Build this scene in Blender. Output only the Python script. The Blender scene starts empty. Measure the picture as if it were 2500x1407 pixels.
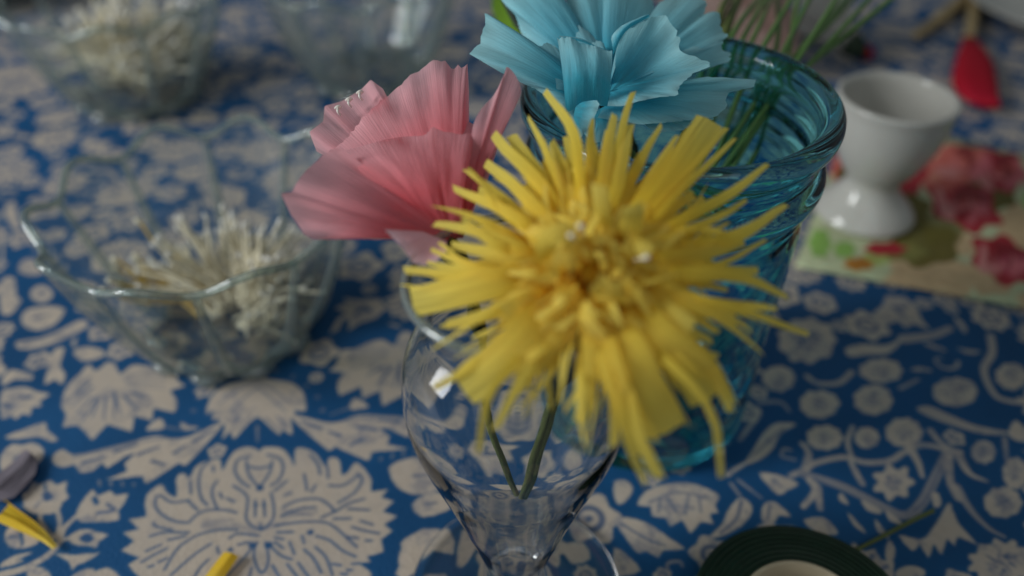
import bpy, math, random
import numpy as np
from mathutils import Vector, Matrix, Quaternion

random.seed(7)
rng = np.random.default_rng(7)
SC = bpy.context.scene
COL = SC.collection

# ------------------------------------------------------------------ camera
TH = math.radians(39.0)
FPX = 2050.0                      # focal length in photograph pixels (photo 2500 wide)
CAM_H = 0.22
cam_d = bpy.data.cameras.new('camera')
cam = bpy.data.objects.new('camera', cam_d)
COL.objects.link(cam)
cam.location = (0, 0, CAM_H)
cam.rotation_euler = (math.radians(90) - TH, 0, 0)
cam_d.sensor_width = 36.0
cam_d.lens = 36.0 * FPX / 2500.0
cam_d.clip_start = 0.01
cam_d.clip_end = 50
cam_d.dof.use_dof = True
cam_d.dof.focus_distance = 0.204
cam_d.dof.aperture_fstop = 5.2
SC.camera = cam

# ------------------------------------------------------------------ world + window light
world = bpy.data.worlds.new('World')
SC.world = world
world.use_nodes = True
bg = world.node_tree.nodes['Background']
bg.inputs['Color'].default_value = (0.80, 0.93, 1.0, 1)
bg.inputs['Strength'].default_value = 0.12


def area(name, loc, target, sx, sy, power, color):
    d = bpy.data.lights.new(name, 'AREA')
    d.shape = 'RECTANGLE'
    d.size, d.size_y = sx, sy
    d.energy = power
    d.color = color
    o = bpy.data.objects.new(name, d)
    COL.objects.link(o)
    o.location = loc
    o.rotation_euler = (Vector(target) - Vector(loc)).to_track_quat('-Z', 'Y').to_euler()
    return o


# a tall window of two panes to the left of the table
area('window_light', (-1.28, -0.06, 0.93), (0.02, 0.2, 0.05), 0.46, 0.44, 10.5, (0.97, 0.99, 1.0))
area('window_light', (-1.30, -0.06, 0.43), (0.02, 0.2, 0.05), 0.46, 0.44, 7.0, (0.97, 0.99, 1.0))
# added fill lamp for the room's soft ambient light, fading towards the rear
area('room_fill', (0.10, -0.46, 0.78), (0.0, 0.16, 0.05), 0.9, 0.6, 1.05, (0.97, 0.98, 1.0))

SC.view_settings.view_transform = 'Standard'
SC.view_settings.look = 'None'
SC.view_settings.exposure = 0.0
SC.view_settings.gamma = 1.0
SC.render.engine = 'CYCLES'
cy = SC.cycles
cy.use_denoising = True
cy.max_bounces = 16
cy.transmission_bounces = 14
cy.transparent_max_bounces = 16
cy.glossy_bounces = 6
cy.diffuse_bounces = 7
cy.caustics_refractive = True
cy.caustics_reflective = False
cy.sample_clamp_indirect = 3.0

# ------------------------------------------------------------------ photo ray helpers
CT, ST = math.cos(TH), math.sin(TH)


def ray(x, y):
    u = (x - 1250.0) / FPX
    v = (703.0 - y) / FPX
    return Vector((u, CT + v * ST, -ST + v * CT))


def W(x, y, Z):
    """point at lens depth Z metres seen at photo pixel (x, y)"""
    return ray(x, y) * Z + Vector((0, 0, CAM_H))


def T(x, y, z=0.0):
    """point at height z above the table seen at photo pixel (x, y)"""
    r = ray(x, y)
    return r * ((z - CAM_H) / r.z) + Vector((0, 0, CAM_H))


TOCAM = Vector((0, -CT, ST))

# ------------------------------------------------------------------ object helpers


def tag(o, label=None, cat=None, group=None, kind=None):
    if label: o['label'] = label
    if cat: o['category'] = cat
    if group: o['group'] = group
    if kind: o['kind'] = kind
    return o


def empty(name, loc, label, cat, group=None):
    o = bpy.data.objects.new(name, None)
    o.empty_display_size = 0.01
    COL.objects.link(o)
    o.location = loc
    return tag(o, label, cat, group)


class MB:
    def __init__(s):
        s.v, s.f, s.uv, s.mi = [], [], [], []

    def grid(s, rows, uv=None, closed=False, flip=False, mi=0):
        nv, nu = len(rows), len(rows[0])
        b = len(s.v)
        for j, r in enumerate(rows):
            for i, p in enumerate(r):
                s.v.append(tuple(p))
                if uv is not None:
                    s.uv.append(uv[j][i])
                else:
                    s.uv.append((i / max(1, nu - (0 if closed else 1)), j / max(1, nv - 1)))
        for j in range(nv - 1):
            for i in range(nu if closed else nu - 1):
                a = b + j * nu + i
                c = b + j * nu + (i + 1) % nu
                q = (a, c, c + nu, a + nu)
                s.f.append(q[::-1] if flip else q)
                s.mi.append(mi)

    def fan(s, ring, centre, flip=False, mi=0):
        b = len(s.v)
        s.v += [tuple(p) for p in ring] + [tuple(centre)]
        s.uv += [(0, 0)] * (len(ring) + 1)
        n = len(ring)
        for i in range(n):
            q = (b + i, b + (i + 1) % n, b + n)
            s.f.append(q[::-1] if flip else q)
            s.mi.append(mi)

    def tube(s, pts, rad, n=8, caps=True):
        pts = [Vector(p) for p in pts]
        if not isinstance(rad, (list, tuple)): rad = [rad] * len(pts)
        up = None
        rings = []
        for i, p in enumerate(pts):
            t = (pts[min(i + 1, len(pts) - 1)] - pts[max(i - 1, 0)]).normalized()
            if up is None:
                up = t.orthogonal().normalized()
            up = (up - t * up.dot(t)).normalized()
            bn = t.cross(up)
            rings.append([p + (up * math.cos(a) + bn * math.sin(a)) * rad[i]
                          for a in [2 * math.pi * k / n for k in range(n)]])
        s.grid(rings, closed=True)
        if caps:
            s.fan(rings[0], pts[0], flip=True)
            s.fan(rings[-1], pts[-1])

    def lathe(s, prof, n=64, centre=(0, 0, 0)):
        c = Vector(centre)
        rows = []
        for r, z in prof:
            rows.append([c + Vector((r * math.cos(2 * math.pi * k / n), r * math.sin(2 * math.pi * k / n), z))
                         for k in range(n)])
        s.grid(rows, closed=True)

    def mesh(s, name):
        m = bpy.data.meshes.new(name)
        m.from_pydata(s.v, [], s.f)
        uvl = m.uv_layers.new(name='UVMap')
        li = np.zeros(len(m.loops), dtype=np.int32)
        m.loops.foreach_get('vertex_index', li)
        uv = np.array(s.uv, dtype=np.float32)[li]
        uvl.data.foreach_set('uv', uv.ravel())
        m.polygons.foreach_set('use_smooth', [True] * len(m.polygons))
        m.polygons.foreach_set('material_index', s.mi)
        m.update()
        return m

    def build(s, name, mat, parent=None, loc=None, weld=False):
        m = s.mesh(name)
        for mm in (mat if isinstance(mat, list) else [mat]):
            m.materials.append(mm)
        if weld:
            import bmesh
            bm = bmesh.new(); bm.from_mesh(m)
            bmesh.ops.remove_doubles(bm, verts=bm.verts, dist=1e-6)
            bmesh.ops.recalc_face_normals(bm, faces=bm.faces)
            bm.to_mesh(m); bm.free()
        o = bpy.data.objects.new(name, m)
        COL.objects.link(o)
        if parent is not None:
            o.parent = parent
            if loc is None:              # mesh is in world space: undo the parent's place
                o.matrix_parent_inverse = Matrix.Translation(parent.location).inverted()
        if loc is not None:
            o.location = loc
        return o


def spline(pts, n):
    """Catmull-Rom through pts, n samples evenly in parameter by chord length"""
    P = [np.array(p, float) for p in pts]
    if len(P) == 2:
        return [Vector(P[0] + (P[1] - P[0]) * t) for t in np.linspace(0, 1, n)]
    P = [2 * P[0] - P[1]] + P + [2 * P[-1] - P[-2]]
    d = [0.0]
    for i in range(1, len(P) - 2):
        d.append(d[-1] + np.linalg.norm(P[i + 1] - P[i]) + 1e-9)
    out = []
    for t in np.linspace(0, d[-1], n):
        k = min(max(int(np.searchsorted(d, t, side='right')) - 1, 0), len(d) - 2)
        u = (t - d[k]) / (d[k + 1] - d[k])
        a, b, c, e = P[k], P[k + 1], P[k + 2], P[k + 3]
        out.append(Vector(0.5 * (2 * b + (c - a) * u + (2 * a - 5 * b + 4 * c - e) * u * u + (3 * b - a - 3 * c + e) * u ** 3)))
    return out


def poly_line(pts, n):
    """straight-sided resample by arc length"""
    P = np.array([list(p) for p in pts], float)
    d = np.r_[0, np.cumsum(np.linalg.norm(np.diff(P, axis=0), axis=1))]
    t = np.linspace(0, d[-1], n)
    return [Vector([np.interp(q, d, P[:, k]) for k in range(3)]) for q in t]

# ------------------------------------------------------------------ materials


def mat_new(name):
    m = bpy.data.materials.new(name)
    m.use_nodes = True
    nt = m.node_tree
    p = nt.nodes['Principled BSDF']
    return m, nt, p


def L(nt, a, b): nt.links.new(a, b)


def simple(name, col, rough=0.6, spec=0.5, noise=0.12, scale=60.0, bump=0.0, coat=0.0):
    m, nt, p = mat_new(name)
    p.inputs['Roughness'].default_value = rough
    p.inputs['Specular IOR Level'].default_value = spec
    p.inputs['Coat Weight'].default_value = coat
    tc = nt.nodes.new('ShaderNodeTexCoord')
    nz = nt.nodes.new('ShaderNodeTexNoise'); nz.inputs['Scale'].default_value = scale; nz.inputs['Detail'].default_value = 4
    L(nt, tc.outputs['Object'], nz.inputs['Vector'])
    rp = nt.nodes.new('ShaderNodeMixRGB'); rp.blend_type = 'MIX'
    a = [max(0, c * (1 - noise)) for c in col]; b = [min(1, c * (1 + noise)) for c in col]
    rp.inputs[1].default_value = (*a, 1); rp.inputs[2].default_value = (*b, 1)
    L(nt, nz.outputs['Fac'], rp.inputs[0]); L(nt, rp.outputs[0], p.inputs['Base Color'])
    if bump:
        bp = nt.nodes.new('ShaderNodeBump'); bp.inputs['Strength'].default_value = bump; bp.inputs['Distance'].default_value = 0.0005
        L(nt, nz.outputs['Fac'], bp.inputs['Height']); L(nt, bp.outputs[0], p.inputs['Normal'])
    return m


def crepe(name, col, tip, trans=0.4, lines=70.0, tip_from=0.6, bump=0.35):
    """crepe paper: fine creases along the petal, dye a little washed out towards the cut edge, light passes through"""
    m, nt, p = mat_new(name)
    p.inputs['Roughness'].default_value = 0.75
    p.inputs['Specular IOR Level'].default_value = 0.25
    uv = nt.nodes.new('ShaderNodeUVMap')
    mp = nt.nodes.new('ShaderNodeMapping'); mp.inputs['Scale'].default_value = (lines, 2.2, 1)
    L(nt, uv.outputs[0], mp.inputs[0])
    nz = nt.nodes.new('ShaderNodeTexNoise'); nz.inputs['Scale'].default_value = 1.0; nz.inputs['Detail'].default_value = 5
    L(nt, mp.outputs[0], nz.inputs['Vector'])
    mp2 = nt.nodes.new('ShaderNodeMapping'); mp2.inputs['Scale'].default_value = (7, 1.6, 1)
    L(nt, uv.outputs[0], mp2.inputs[0])
    nz2 = nt.nodes.new('ShaderNodeTexNoise'); nz2.inputs['Scale'].default_value = 1.0; nz2.inputs['Detail'].default_value = 4
    L(nt, mp2.outputs[0], nz2.inputs['Vector'])
    sp = nt.nodes.new('ShaderNodeSeparateXYZ'); L(nt, uv.outputs[0], sp.inputs[0])
    mr = nt.nodes.new('ShaderNodeMapRange'); mr.inputs['From Min'].default_value = tip_from; mr.inputs['From Max'].default_value = 1.02
    L(nt, sp.outputs['Y'], mr.inputs['Value'])
    ad = nt.nodes.new('ShaderNodeMath'); ad.operation = 'MULTIPLY_ADD'
    ad.inputs[1].default_value = 0.75; ad.inputs[2].default_value = -0.32
    L(nt, nz2.outputs['Fac'], ad.inputs[0])
    ad2 = nt.nodes.new('ShaderNodeMath'); ad2.operation = 'ADD'; ad2.use_clamp = True
    L(nt, mr.outputs[0], ad2.inputs[0]); L(nt, ad.outputs[0], ad2.inputs[1])
    mx = nt.nodes.new('ShaderNodeMixRGB'); mx.inputs[1].default_value = (*col, 1); mx.inputs[2].default_value = (*tip, 1)
    L(nt, ad2.outputs[0], mx.inputs[0])
    hs = nt.nodes.new('ShaderNodeMixRGB'); hs.blend_type = 'MULTIPLY'; hs.inputs[0].default_value = 0.35
    rmp = nt.nodes.new('ShaderNodeMapRange'); rmp.inputs['From Min'].default_value = 0.3; rmp.inputs['From Max'].default_value = 0.7
    rmp.inputs['To Min'].default_value = 0.72; rmp.inputs['To Max'].default_value = 1.1
    L(nt, nz.outputs['Fac'], rmp.inputs['Value']); L(nt, rmp.outputs[0], hs.inputs[2]); L(nt, mx.outputs[0], hs.inputs[1])
    L(nt, hs.outputs[0], p.inputs['Base Color'])
    bp = nt.nodes.new('ShaderNodeBump'); bp.inputs['Strength'].default_value = bump; bp.inputs['Distance'].default_value = 0.0004
    L(nt, nz.outputs['Fac'], bp.inputs['Height']); L(nt, bp.outputs[0], p.inputs['Normal'])
    tr = nt.nodes.new('ShaderNodeBsdfTranslucent'); L(nt, hs.outputs[0], tr.inputs['Color']); L(nt, bp.outputs[0], tr.inputs['Normal'])
    ms = nt.nodes.new('ShaderNodeMixShader'); ms.inputs[0].default_value = trans
    out = nt.nodes['Material Output']
    tv = nt.nodes.new('ShaderNodeMapRange'); tv.inputs['From Min'].default_value = .3; tv.inputs['From Max'].default_value = .7
    tv.inputs['To Min'].default_value = trans * .55; tv.inputs['To Max'].default_value = min(.85, trans * 1.45)
    L(nt, nz2.outputs['Fac'], tv.inputs['Value']); L(nt, tv.outputs[0], ms.inputs[0])
    L(nt, p.outputs[0], ms.inputs[1]); L(nt, tr.outputs[0], ms.inputs[2]); L(nt, ms.outputs[0], out.inputs['Surface'])
    return m


def glass(name, col, ior=1.46, rough=0.0, bump=0.0, scale=40.0):
    m, nt, p = mat_new(name)
    p.inputs['Base Color'].default_value = (*col, 1)
    p.inputs['Transmission Weight'].default_value = 1.0
    p.inputs['IOR'].default_value = ior
    p.inputs['Roughness'].default_value = rough
    if bump:
        tc = nt.nodes.new('ShaderNodeTexCoord')
        nz = nt.nodes.new('ShaderNodeTexNoise'); nz.inputs['Scale'].default_value = scale; nz.inputs['Detail'].default_value = 2
        L(nt, tc.outputs['Object'], nz.inputs['Vector'])
        bp = nt.nodes.new('ShaderNodeBump'); bp.inputs['Strength'].default_value = bump; bp.inputs['Distance'].default_value = 0.002
        L(nt, nz.outputs['Fac'], bp.inputs['Height']); L(nt, bp.outputs[0], p.inputs['Normal'])
    return m


def thin_glass(name, face, edge, haze, haze_col, bump=0.0, scale=60.0, refl=0.05, power=2.2):
    """wall of blown or pressed glass: clear face on, tinted where looked along, mirror-like at a glance, a pale veil of reflections mixed in as diffuse"""
    m, nt, p = mat_new(name)
    nt.nodes.remove(p)
    out = nt.nodes['Material Output']
    lw = nt.nodes.new('ShaderNodeLayerWeight'); lw.inputs['Blend'].default_value = 0.5
    tr = nt.nodes.new('ShaderNodeBsdfTransparent')
    gl = nt.nodes.new('ShaderNodeBsdfGlossy'); gl.inputs['Roughness'].default_value = 0.015
    df = nt.nodes.new('ShaderNodeBsdfDiffuse'); df.inputs['Color'].default_value = (*haze_col, 1)  # pale diffuse colour imitates the veil of reflected light on the glass
    pw = nt.nodes.new('ShaderNodeMath'); pw.operation = 'POWER'; pw.inputs[1].default_value = power
    L(nt, lw.outputs['Facing'], pw.inputs[0])
    mx = nt.nodes.new('ShaderNodeMixRGB'); mx.inputs[1].default_value = (*face, 1); mx.inputs[2].default_value = (*edge, 1)
    L(nt, pw.outputs[0], mx.inputs[0]); L(nt, mx.outputs[0], tr.inputs['Color'])
    p5 = nt.nodes.new('ShaderNodeMath'); p5.operation = 'POWER'; p5.inputs[1].default_value = 4.0
    L(nt, lw.outputs['Facing'], p5.inputs[0])
    fr = nt.nodes.new('ShaderNodeMath'); fr.operation = 'MULTIPLY_ADD'; fr.inputs[1].default_value = 0.75; fr.inputs[2].default_value = refl; fr.use_clamp = True
    L(nt, p5.outputs[0], fr.inputs[0])
    m1 = nt.nodes.new('ShaderNodeMixShader'); m1.inputs[0].default_value = haze
    L(nt, tr.outputs[0], m1.inputs[1]); L(nt, df.outputs[0], m1.inputs[2])
    m2 = nt.nodes.new('ShaderNodeMixShader'); L(nt, fr.outputs[0], m2.inputs[0]); L(nt, m1.outputs[0], m2.inputs[1]); L(nt, gl.outputs[0], m2.inputs[2])
    if bump:
        tc = nt.nodes.new('ShaderNodeTexCoord')
        nz = nt.nodes.new('ShaderNodeTexNoise'); nz.inputs['Scale'].default_value = scale; nz.inputs['Detail'].default_value = 2
        L(nt, tc.outputs['Object'], nz.inputs['Vector'])
        bp = nt.nodes.new('ShaderNodeBump'); bp.inputs['Strength'].default_value = bump; bp.inputs['Distance'].default_value = 0.002
        L(nt, nz.outputs['Fac'], bp.inputs['Height'])
        for q in (lw, gl): L(nt, bp.outputs[0], q.inputs['Normal'])
    L(nt, m2.outputs[0], out.inputs['Surface'])
    return m


M = {}
M['thin_vase'] = thin_glass('blown_glass_wall', (0.96, 0.975, 0.975), (0.56, 0.60, 0.60), 0.03, (0.78, 0.82, 0.84), 0.0, 60, .07, 3.0)
M['thin_bowl'] = thin_glass('pressed_glass_wall', (0.95, 0.965, 0.955), (0.70, 0.78, 0.75), 0.075, (0.70, 0.76, 0.76), 0.25, 70, .07, 2.0)
M['rib_glass'] = thin_glass('pressed_glass_rib', (0.86, 0.90, 0.88), (0.60, 0.68, 0.65), 0.16, (0.72, 0.80, 0.77), 0.4, 140, .10, 1.6)
M['foot_glass'] = glass('pressed_glass_foot', (0.90, 0.96, 0.92), bump=0.15, scale=150)
M['rim_glass'] = thin_glass('pressed_glass_rim', (0.80, 0.87, 0.84), (0.48, 0.58, 0.54), 0.22, (0.60, 0.68, 0.65), 0.2, 120, .10, 1.4)
M['glass'] = glass('clear_blown_glass', (0.985, 0.992, 0.99), bump=0.03, scale=70)
M['bowl_glass'] = glass('pressed_glass', (0.94, 0.97, 0.945), bump=0.10, scale=60)
M['jar_glass'] = glass('aqua_glass', (0.26, 0.79, 0.90), bump=0.06, scale=70)
M['yellow'] = crepe('yellow_crepe', (0.95, 0.71, 0.055), (0.96, 0.79, 0.16), trans=0.48, lines=9, tip_from=0.35, bump=0.2)
M['pink'] = crepe('pink_crepe', (0.90, 0.20, 0.235), (0.94, 0.54, 0.58), trans=0.56, lines=130, tip_from=0.36, bump=0.6)
M['palepink'] = crepe('pale_pink_crepe', (0.86, 0.45, 0.50), (0.88, 0.60, 0.66), trans=0.4, lines=60)
M['blue'] = crepe('turquoise_crepe', (0.075, 0.54, 0.70), (0.42, 0.78, 0.83), trans=0.46, bump=0.55, lines=90, tip_from=0.35)
M['peach'] = crepe('peach_crepe', (0.62, 0.44, 0.38), (0.66, 0.50, 0.44), trans=0.35, lines=60)
M['white_crepe'] = crepe('white_crepe', (0.62, 0.61, 0.55), (0.68, 0.67, 0.62), trans=0.3, lines=60)
M['red'] = crepe('red_crepe', (0.42, 0.005, 0.02), (0.46, 0.008, 0.03), trans=0.15, lines=40)
M['lilac'] = crepe('lilac_tissue', (0.38, 0.34, 0.39), (0.42, 0.37, 0.43), trans=0.65, lines=40)
M['green_tape'] = simple('dark_green_floral_tape', (0.008, 0.028, 0.013), 0.5, 0.35, 0.3, 400, 0.3)
M['stem_green'] = simple('olive_taped_stem', (0.11, 0.14, 0.04), 0.6, 0.35, 0.35, 300, 0.4)
M['calyx'] = simple('dark_calyx_tape', (0.014, 0.028, 0.014), 0.6, 0.3, 0.3, 300, 0.4)
M['wire'] = simple('green_wire', (0.10, 0.20, 0.05), 0.45, 0.4, 0.35, 120)
M['leaf'] = simple('fresh_green_leaf', (0.17, 0.33, 0.02), 0.5, 0.4, 0.2, 60)
M['cream_thread'] = simple('cream_stamen_thread', (0.80, 0.74, 0.56), 0.6, 0.3, 0.12, 100)
M['ochre_thread'] = simple('ochre_stamen_thread', (0.55, 0.38, 0.09), 0.6, 0.3, 0.15, 100)
M['pearl'] = simple('pearly_tip', (0.80, 0.78, 0.70), 0.3, 0.5, 0.05, 100)
M['china'] = simple('white_glazed_china', (0.50, 0.49, 0.445), 0.09, 0.5, 0.02, 30)
M['core'] = simple('cream_card_core', (0.52, 0.44, 0.30), 0.7, 0.3, 0.1, 120)
M['tan'] = simple('tan_wood', (0.40, 0.30, 0.15), 0.6, 0.3, 0.2, 80)
M['black'] = simple('black_cloth', (0.006, 0.006, 0.006), 0.8, 0.2, 0.2, 80)

# ------------------------------------------------------------------ printed cloth: the print is worked out here, in table metres


class Print:
    def __init__(s, x0, x1, y0, y1, res):
        s.x0, s.y0, s.res = x0, y0, res
        s.nx, s.ny = int((x1 - x0) / res), int((y1 - y0) / res)
        s.x1, s.y1 = x0 + s.nx * res, y0 + s.ny * res
        s.a = np.zeros((s.ny, s.nx, 1), np.float32)

    def box(s, P, pad):
        i0 = max(0, int((P[:, 0].min() - pad - s.x0) / s.res)); i1 = min(s.nx, int((P[:, 0].max() + pad - s.x0) / s.res) + 2)
        j0 = max(0, int((P[:, 1].min() - pad - s.y0) / s.res)); j1 = min(s.ny, int((P[:, 1].max() + pad - s.y0) / s.res) + 2)
        if i1 <= i0 or j1 <= j0: return None
        X = s.x0 + (np.arange(i0, i1) + .5) * s.res
        Y = s.y0 + (np.arange(j0, j1) + .5) * s.res
        return i0, i1, j0, j1, X, Y

    def put(s, sl, m, val, k):
        i0, i1, j0, j1 = sl
        A = s.a[j0:j1, i0:i1]
        v = np.asarray(val, np.float32).reshape(1, 1, -1)
        A += (v - A) * (m * k)[:, :, None].astype(np.float32)

    def fill(s, P, val=1.0, k=1.0):
        P = np.asarray(P, float)
        b = s.box(P, s.res)
        if b is None: return
        i0, i1, j0, j1, X, Y = b
        acc = np.zeros((j1 - j0, i1 - i0), np.float32)
        for oy in (-.25, .25):
            yy = (Y + oy * s.res)[:, None]
            for ox in (-.25, .25):
                xx = (X + ox * s.res)[None, :]
                ins = np.zeros(acc.shape, bool)
                for (xa, ya), (xb, yb) in zip(P, np.roll(P, -1, 0)):
                    if ya == yb: continue
                    c = (ya > yy) != (yb > yy)
                    if not c.any(): continue
                    ins ^= c & (xx < (xb - xa) * (yy - ya) / (yb - ya) + xa)
                acc += ins
        s.put((i0, i1, j0, j1), acc / 4, val, k)

    def stroke(s, P, w0, w1=None, val=0.0, k=1.0):
        P = np.asarray(P, float)
        if w1 is None: w1 = w0
        b = s.box(P, max(w0, w1))
        if b is None: return
        i0, i1, j0, j1, X, Y = b
        xx, yy = X[None, :], Y[:, None]
        best = np.full((j1 - j0, i1 - i0), -1e9)
        n = len(P) - 1
        for q in range(n):
            (xa, ya), (xb, yb) = P[q], P[q + 1]
            dx, dy = xb - xa, yb - ya
            l2 = dx * dx + dy * dy + 1e-14
            t = np.clip(((xx - xa) * dx + (yy - ya) * dy) / l2, 0, 1)
            d = np.hypot(xx - xa - t * dx, yy - ya - t * dy)
            w = w0 + (w1 - w0) * (q + t) / n
            best = np.maximum(best, w / 2 - d)
        s.put((i0, i1, j0, j1), np.clip(best / s.res + .5, 0, 1), val, k)


def smooth(P, n=4, closed=True):
    P = np.asarray(P, float)
    out = []
    N = len(P)
    for i in range(N if closed else N - 1):
        if closed:
            a, b, c, e = P[i - 1], P[i], P[(i + 1) % N], P[(i + 2) % N]
        else:
            b, c = P[i], P[i + 1]
            a = P[i - 1] if i > 0 else 2 * b - c
            e = P[i + 2] if i + 2 < N else 2 * c - b
        for u in np.linspace(0, 1, n, endpoint=False):
            out.append(.5 * (2 * b + (c - a) * u + (2 * a - 5 * b + 4 * c - e) * u * u + (3 * b - a - 3 * c + e) * u ** 3))
    if not closed: out.append(P[-1])
    return np.array(out)


PR = Print(-0.75, 0.75, 0.0, 1.06, 0.0005)


def z3(P): return [(x / 2.5, 850 + y / 2.5) for x, y in P]
def z4(P): return [(250 + x / 3.3333, 1050 + y / 3.3333) for x, y in P]
def z2(P): return [(x / 2.654, 400 + y / 2.654) for x, y in P]
def zr(P): return [(1500 + x / 2.318, 800 + y / 2.318) for x, y in P]
def tab(P): return np.array([T(x, y)[:2] for x, y in P])


def mpx(px, at):
    """metres on the cloth for a length in photo pixels near pixel `at`"""
    a = T(at[0] - 10, at[1]); b = T(at[0] + 10, at[1])
    return (b - a).length / 20 * px


def F(P, val=1.0, k=1.0, sm=3):
    q = tab(P)
    PR.fill(smooth(q, sm) if sm > 1 else q, val, k)


def S(P, wpx, w1=None, val=0.0, k=1.0):
    at = P[len(P) // 2]
    q = smooth(tab(P), 4, False) if len(P) > 2 else tab(P)
    PR.stroke(q, mpx(wpx, at), None if w1 is None else mpx(w1, at), val, k)


def mir(P, ax=627, sk=-0.10):
    return [(2 * ax - x, y + sk * (2 * ax - 2 * x)) for x, y in P]


# --- the big palmette at the near edge
F(z3([(850, 1392), (775, 1310), (850, 1270), (735, 1225), (815, 1170), (745, 1115), (845, 1095), (780, 1035), (885, 1020), (880, 960),
      (890, 890), (930, 850), (985, 820), (1010, 870), (1075, 900), (1070, 800), (1090, 760), (1130, 760), (1150, 790), (1180, 730),
      (1230, 690), (1340, 665), (1350, 745), (1385, 680), (1430, 620), (1500, 595), (1560, 605), (1582, 628), (1600, 600), (1680, 595),
      (1740, 620), (1780, 680), (1797, 715), (1800, 610), (1860, 605), (1930, 640), (1990, 725), (2003, 670), (2040, 658), (2075, 690),
      (2085, 770), (2130, 740), (2170, 690), (2230, 740), (2270, 810), (2265, 870), (2370, 855), (2325, 905), (2405, 930), (2335, 990),
      (2425, 1020), (2345, 1070), (2395, 1110), (2325, 1160), (2340, 1235), (2240, 1265), (2262, 1300), (2190, 1305), (2250, 1350),
      (2262, 1392), (2180, 1500), (2100, 1640), (1900, 1700), (1590, 1800), (1280, 1720), (1050, 1640), (930, 1500)]), sm=2)
BW = 5.0
for q in [
    [(700, 560), (560, 575), (470, 520), (430, 540), (430, 620), (500, 690), (590, 730), (680, 742)],
    [(690, 560), (770, 640)], [(700, 740), (760, 680), (850, 640), (1000, 640), (1090, 662)],
    [(890, 220), (805, 300), (780, 420), (800, 540), (852, 600)], [(896, 285), (902, 325)],
    [(930, 400), (890, 470), (900, 560), (932, 625)], [(710, 400), (716, 505)],
    [(1200, 205), (1100, 232), (1075, 320), (1120, 400), (1190, 452)], [(1170, 240), (1180, 330), (1230, 410), (1270, 452)],
    [(1380, 240), (1360, 330), (1310, 410), (1270, 452)], [(1190, 288), (1280, 300), (1370, 280)],
    [(1340, 190), (1440, 222), (1470, 300), (1430, 400), (1370, 440)],
    [(1060, 440), (1170, 520), (1175, 620), (1165, 700), (1200, 760), (1280, 800)],
    [(1370, 500), (1390, 600), (1390, 700), (1340, 770), (1290, 800)],
    [(1240, 560), (1240, 690)], [(1310, 560), (1320, 690)], [(1280, 750), (1290, 800)],
    [(950, 500), (972, 540)], [(1010, 545), (1070, 572)], [(1400, 482), (1500, 402)], [(1480, 522), (1532, 500)],
    [(1690, 192), (1752, 270), (1770, 350)], [(1640, 350), (1664, 480)], [(1700, 492), (1732, 440)], [(1830, 290), (1836, 380)],
    [(2080, 345), (2112, 400), (2050, 500), (1920, 582)], [(2080, 360), (1960, 440), (1840, 442)],
    [(1470, 612), (1600, 560), (1750, 550), (1830, 590), (1890, 652)], [(1450, 690), (1600, 632), (1730, 620)],
    [(1780, 702), (1900, 650), (2000, 590), (2130, 550)], [(2000, 632), (2170, 642)], [(1880, 712), (2020, 710)],
    [(2100, 730), (2200, 762)], [(2030, 780), (2130, 810), (2250, 832)],
    [(1400, 770), (1600, 740), (1800, 740), (1900, 790), (1990, 870), (2070, 942)],
    [(1740, 852), (1850, 890), (1950, 970), (2060, 1022)], [(1420, 822), (1550, 820)], [(1400, 862), (1470, 880)],
    [(1270, 850), (1100, 832), (1030, 870)], [(1100, 800), (950, 800), (800, 832), (700, 880), (600, 960), (500, 1122)],
    [(380, 852), (500, 820), (700, 822)], [(530, 882), (670, 850)], [(350, 972), (470, 920)],
    [(310, 1062), (420, 1000), (520, 950)], [(370, 1100), (410, 1090)], [(450, 1062), (520, 1030)],
    [(880, 912), (760, 990), (650, 1080), (550, 1172)], [(930, 940), (942, 990)],
    [(1230, 930), (1120, 1060), (1000, 1192)], [(1190, 900), (1100, 922)],
    [(1258, 900), (1230, 980), (1245, 1080), (1292, 1152), (1340, 1090), (1345, 990), (1322, 900)],
    [(1350, 920), (1450, 1010), (1540, 1042)], [(1400, 900), (1470, 952)], [(1520, 900), (1560, 1000)],
    [(1640, 960), (1720, 1040), (1780, 1152)], [(1730, 940), (1820, 1030), (1870, 1172)], [(1590, 1070), (1680, 1192)],
    [(1500, 1080), (1590, 1192)], [(1380, 1090), (1440, 1192)], [(1212, 1110), (1190, 1192)], [(860, 1040), (790, 1110), (740, 1192)],
    [(1870, 1080), (1940, 1092)], [(2030, 1080), (2090, 1076)], [(1990, 1130), (2030, 1130)], [(1940, 1160), (1990, 1165)],
    [(1622, 850), (1640, 912)], [(410, 740), (430, 770), (560, 800)], [(2000, 860), (2080, 872)], [(2140, 890), (2190, 892)],
]:
    S(z4(q), BW + 1.2, None, 0.0, .92)
for q in [(1280, 462, 30), (1690, 822, 26), (1040, 962, 20), (1215, 925, 30), (1350, 925, 32), (1245, 600, 16), (1312, 600, 16)]:
    x, y = z4([q[:2]])[0]
    S([(x - .5, y), (x + .5, y)], q[2] * 2 / 3.33, None, 0.0, .95)
for q in [[(1470, 640), (1700, 690)], [(1480, 690), (1740, 655)], [(830, 740), (1060, 720)], [(820, 770), (1060, 770)], [(1330, 780), (1480, 740)], [(1080, 760), (1240, 820)]]:
    S(z4(q), 17, 10, 0.0, .30)

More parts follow.
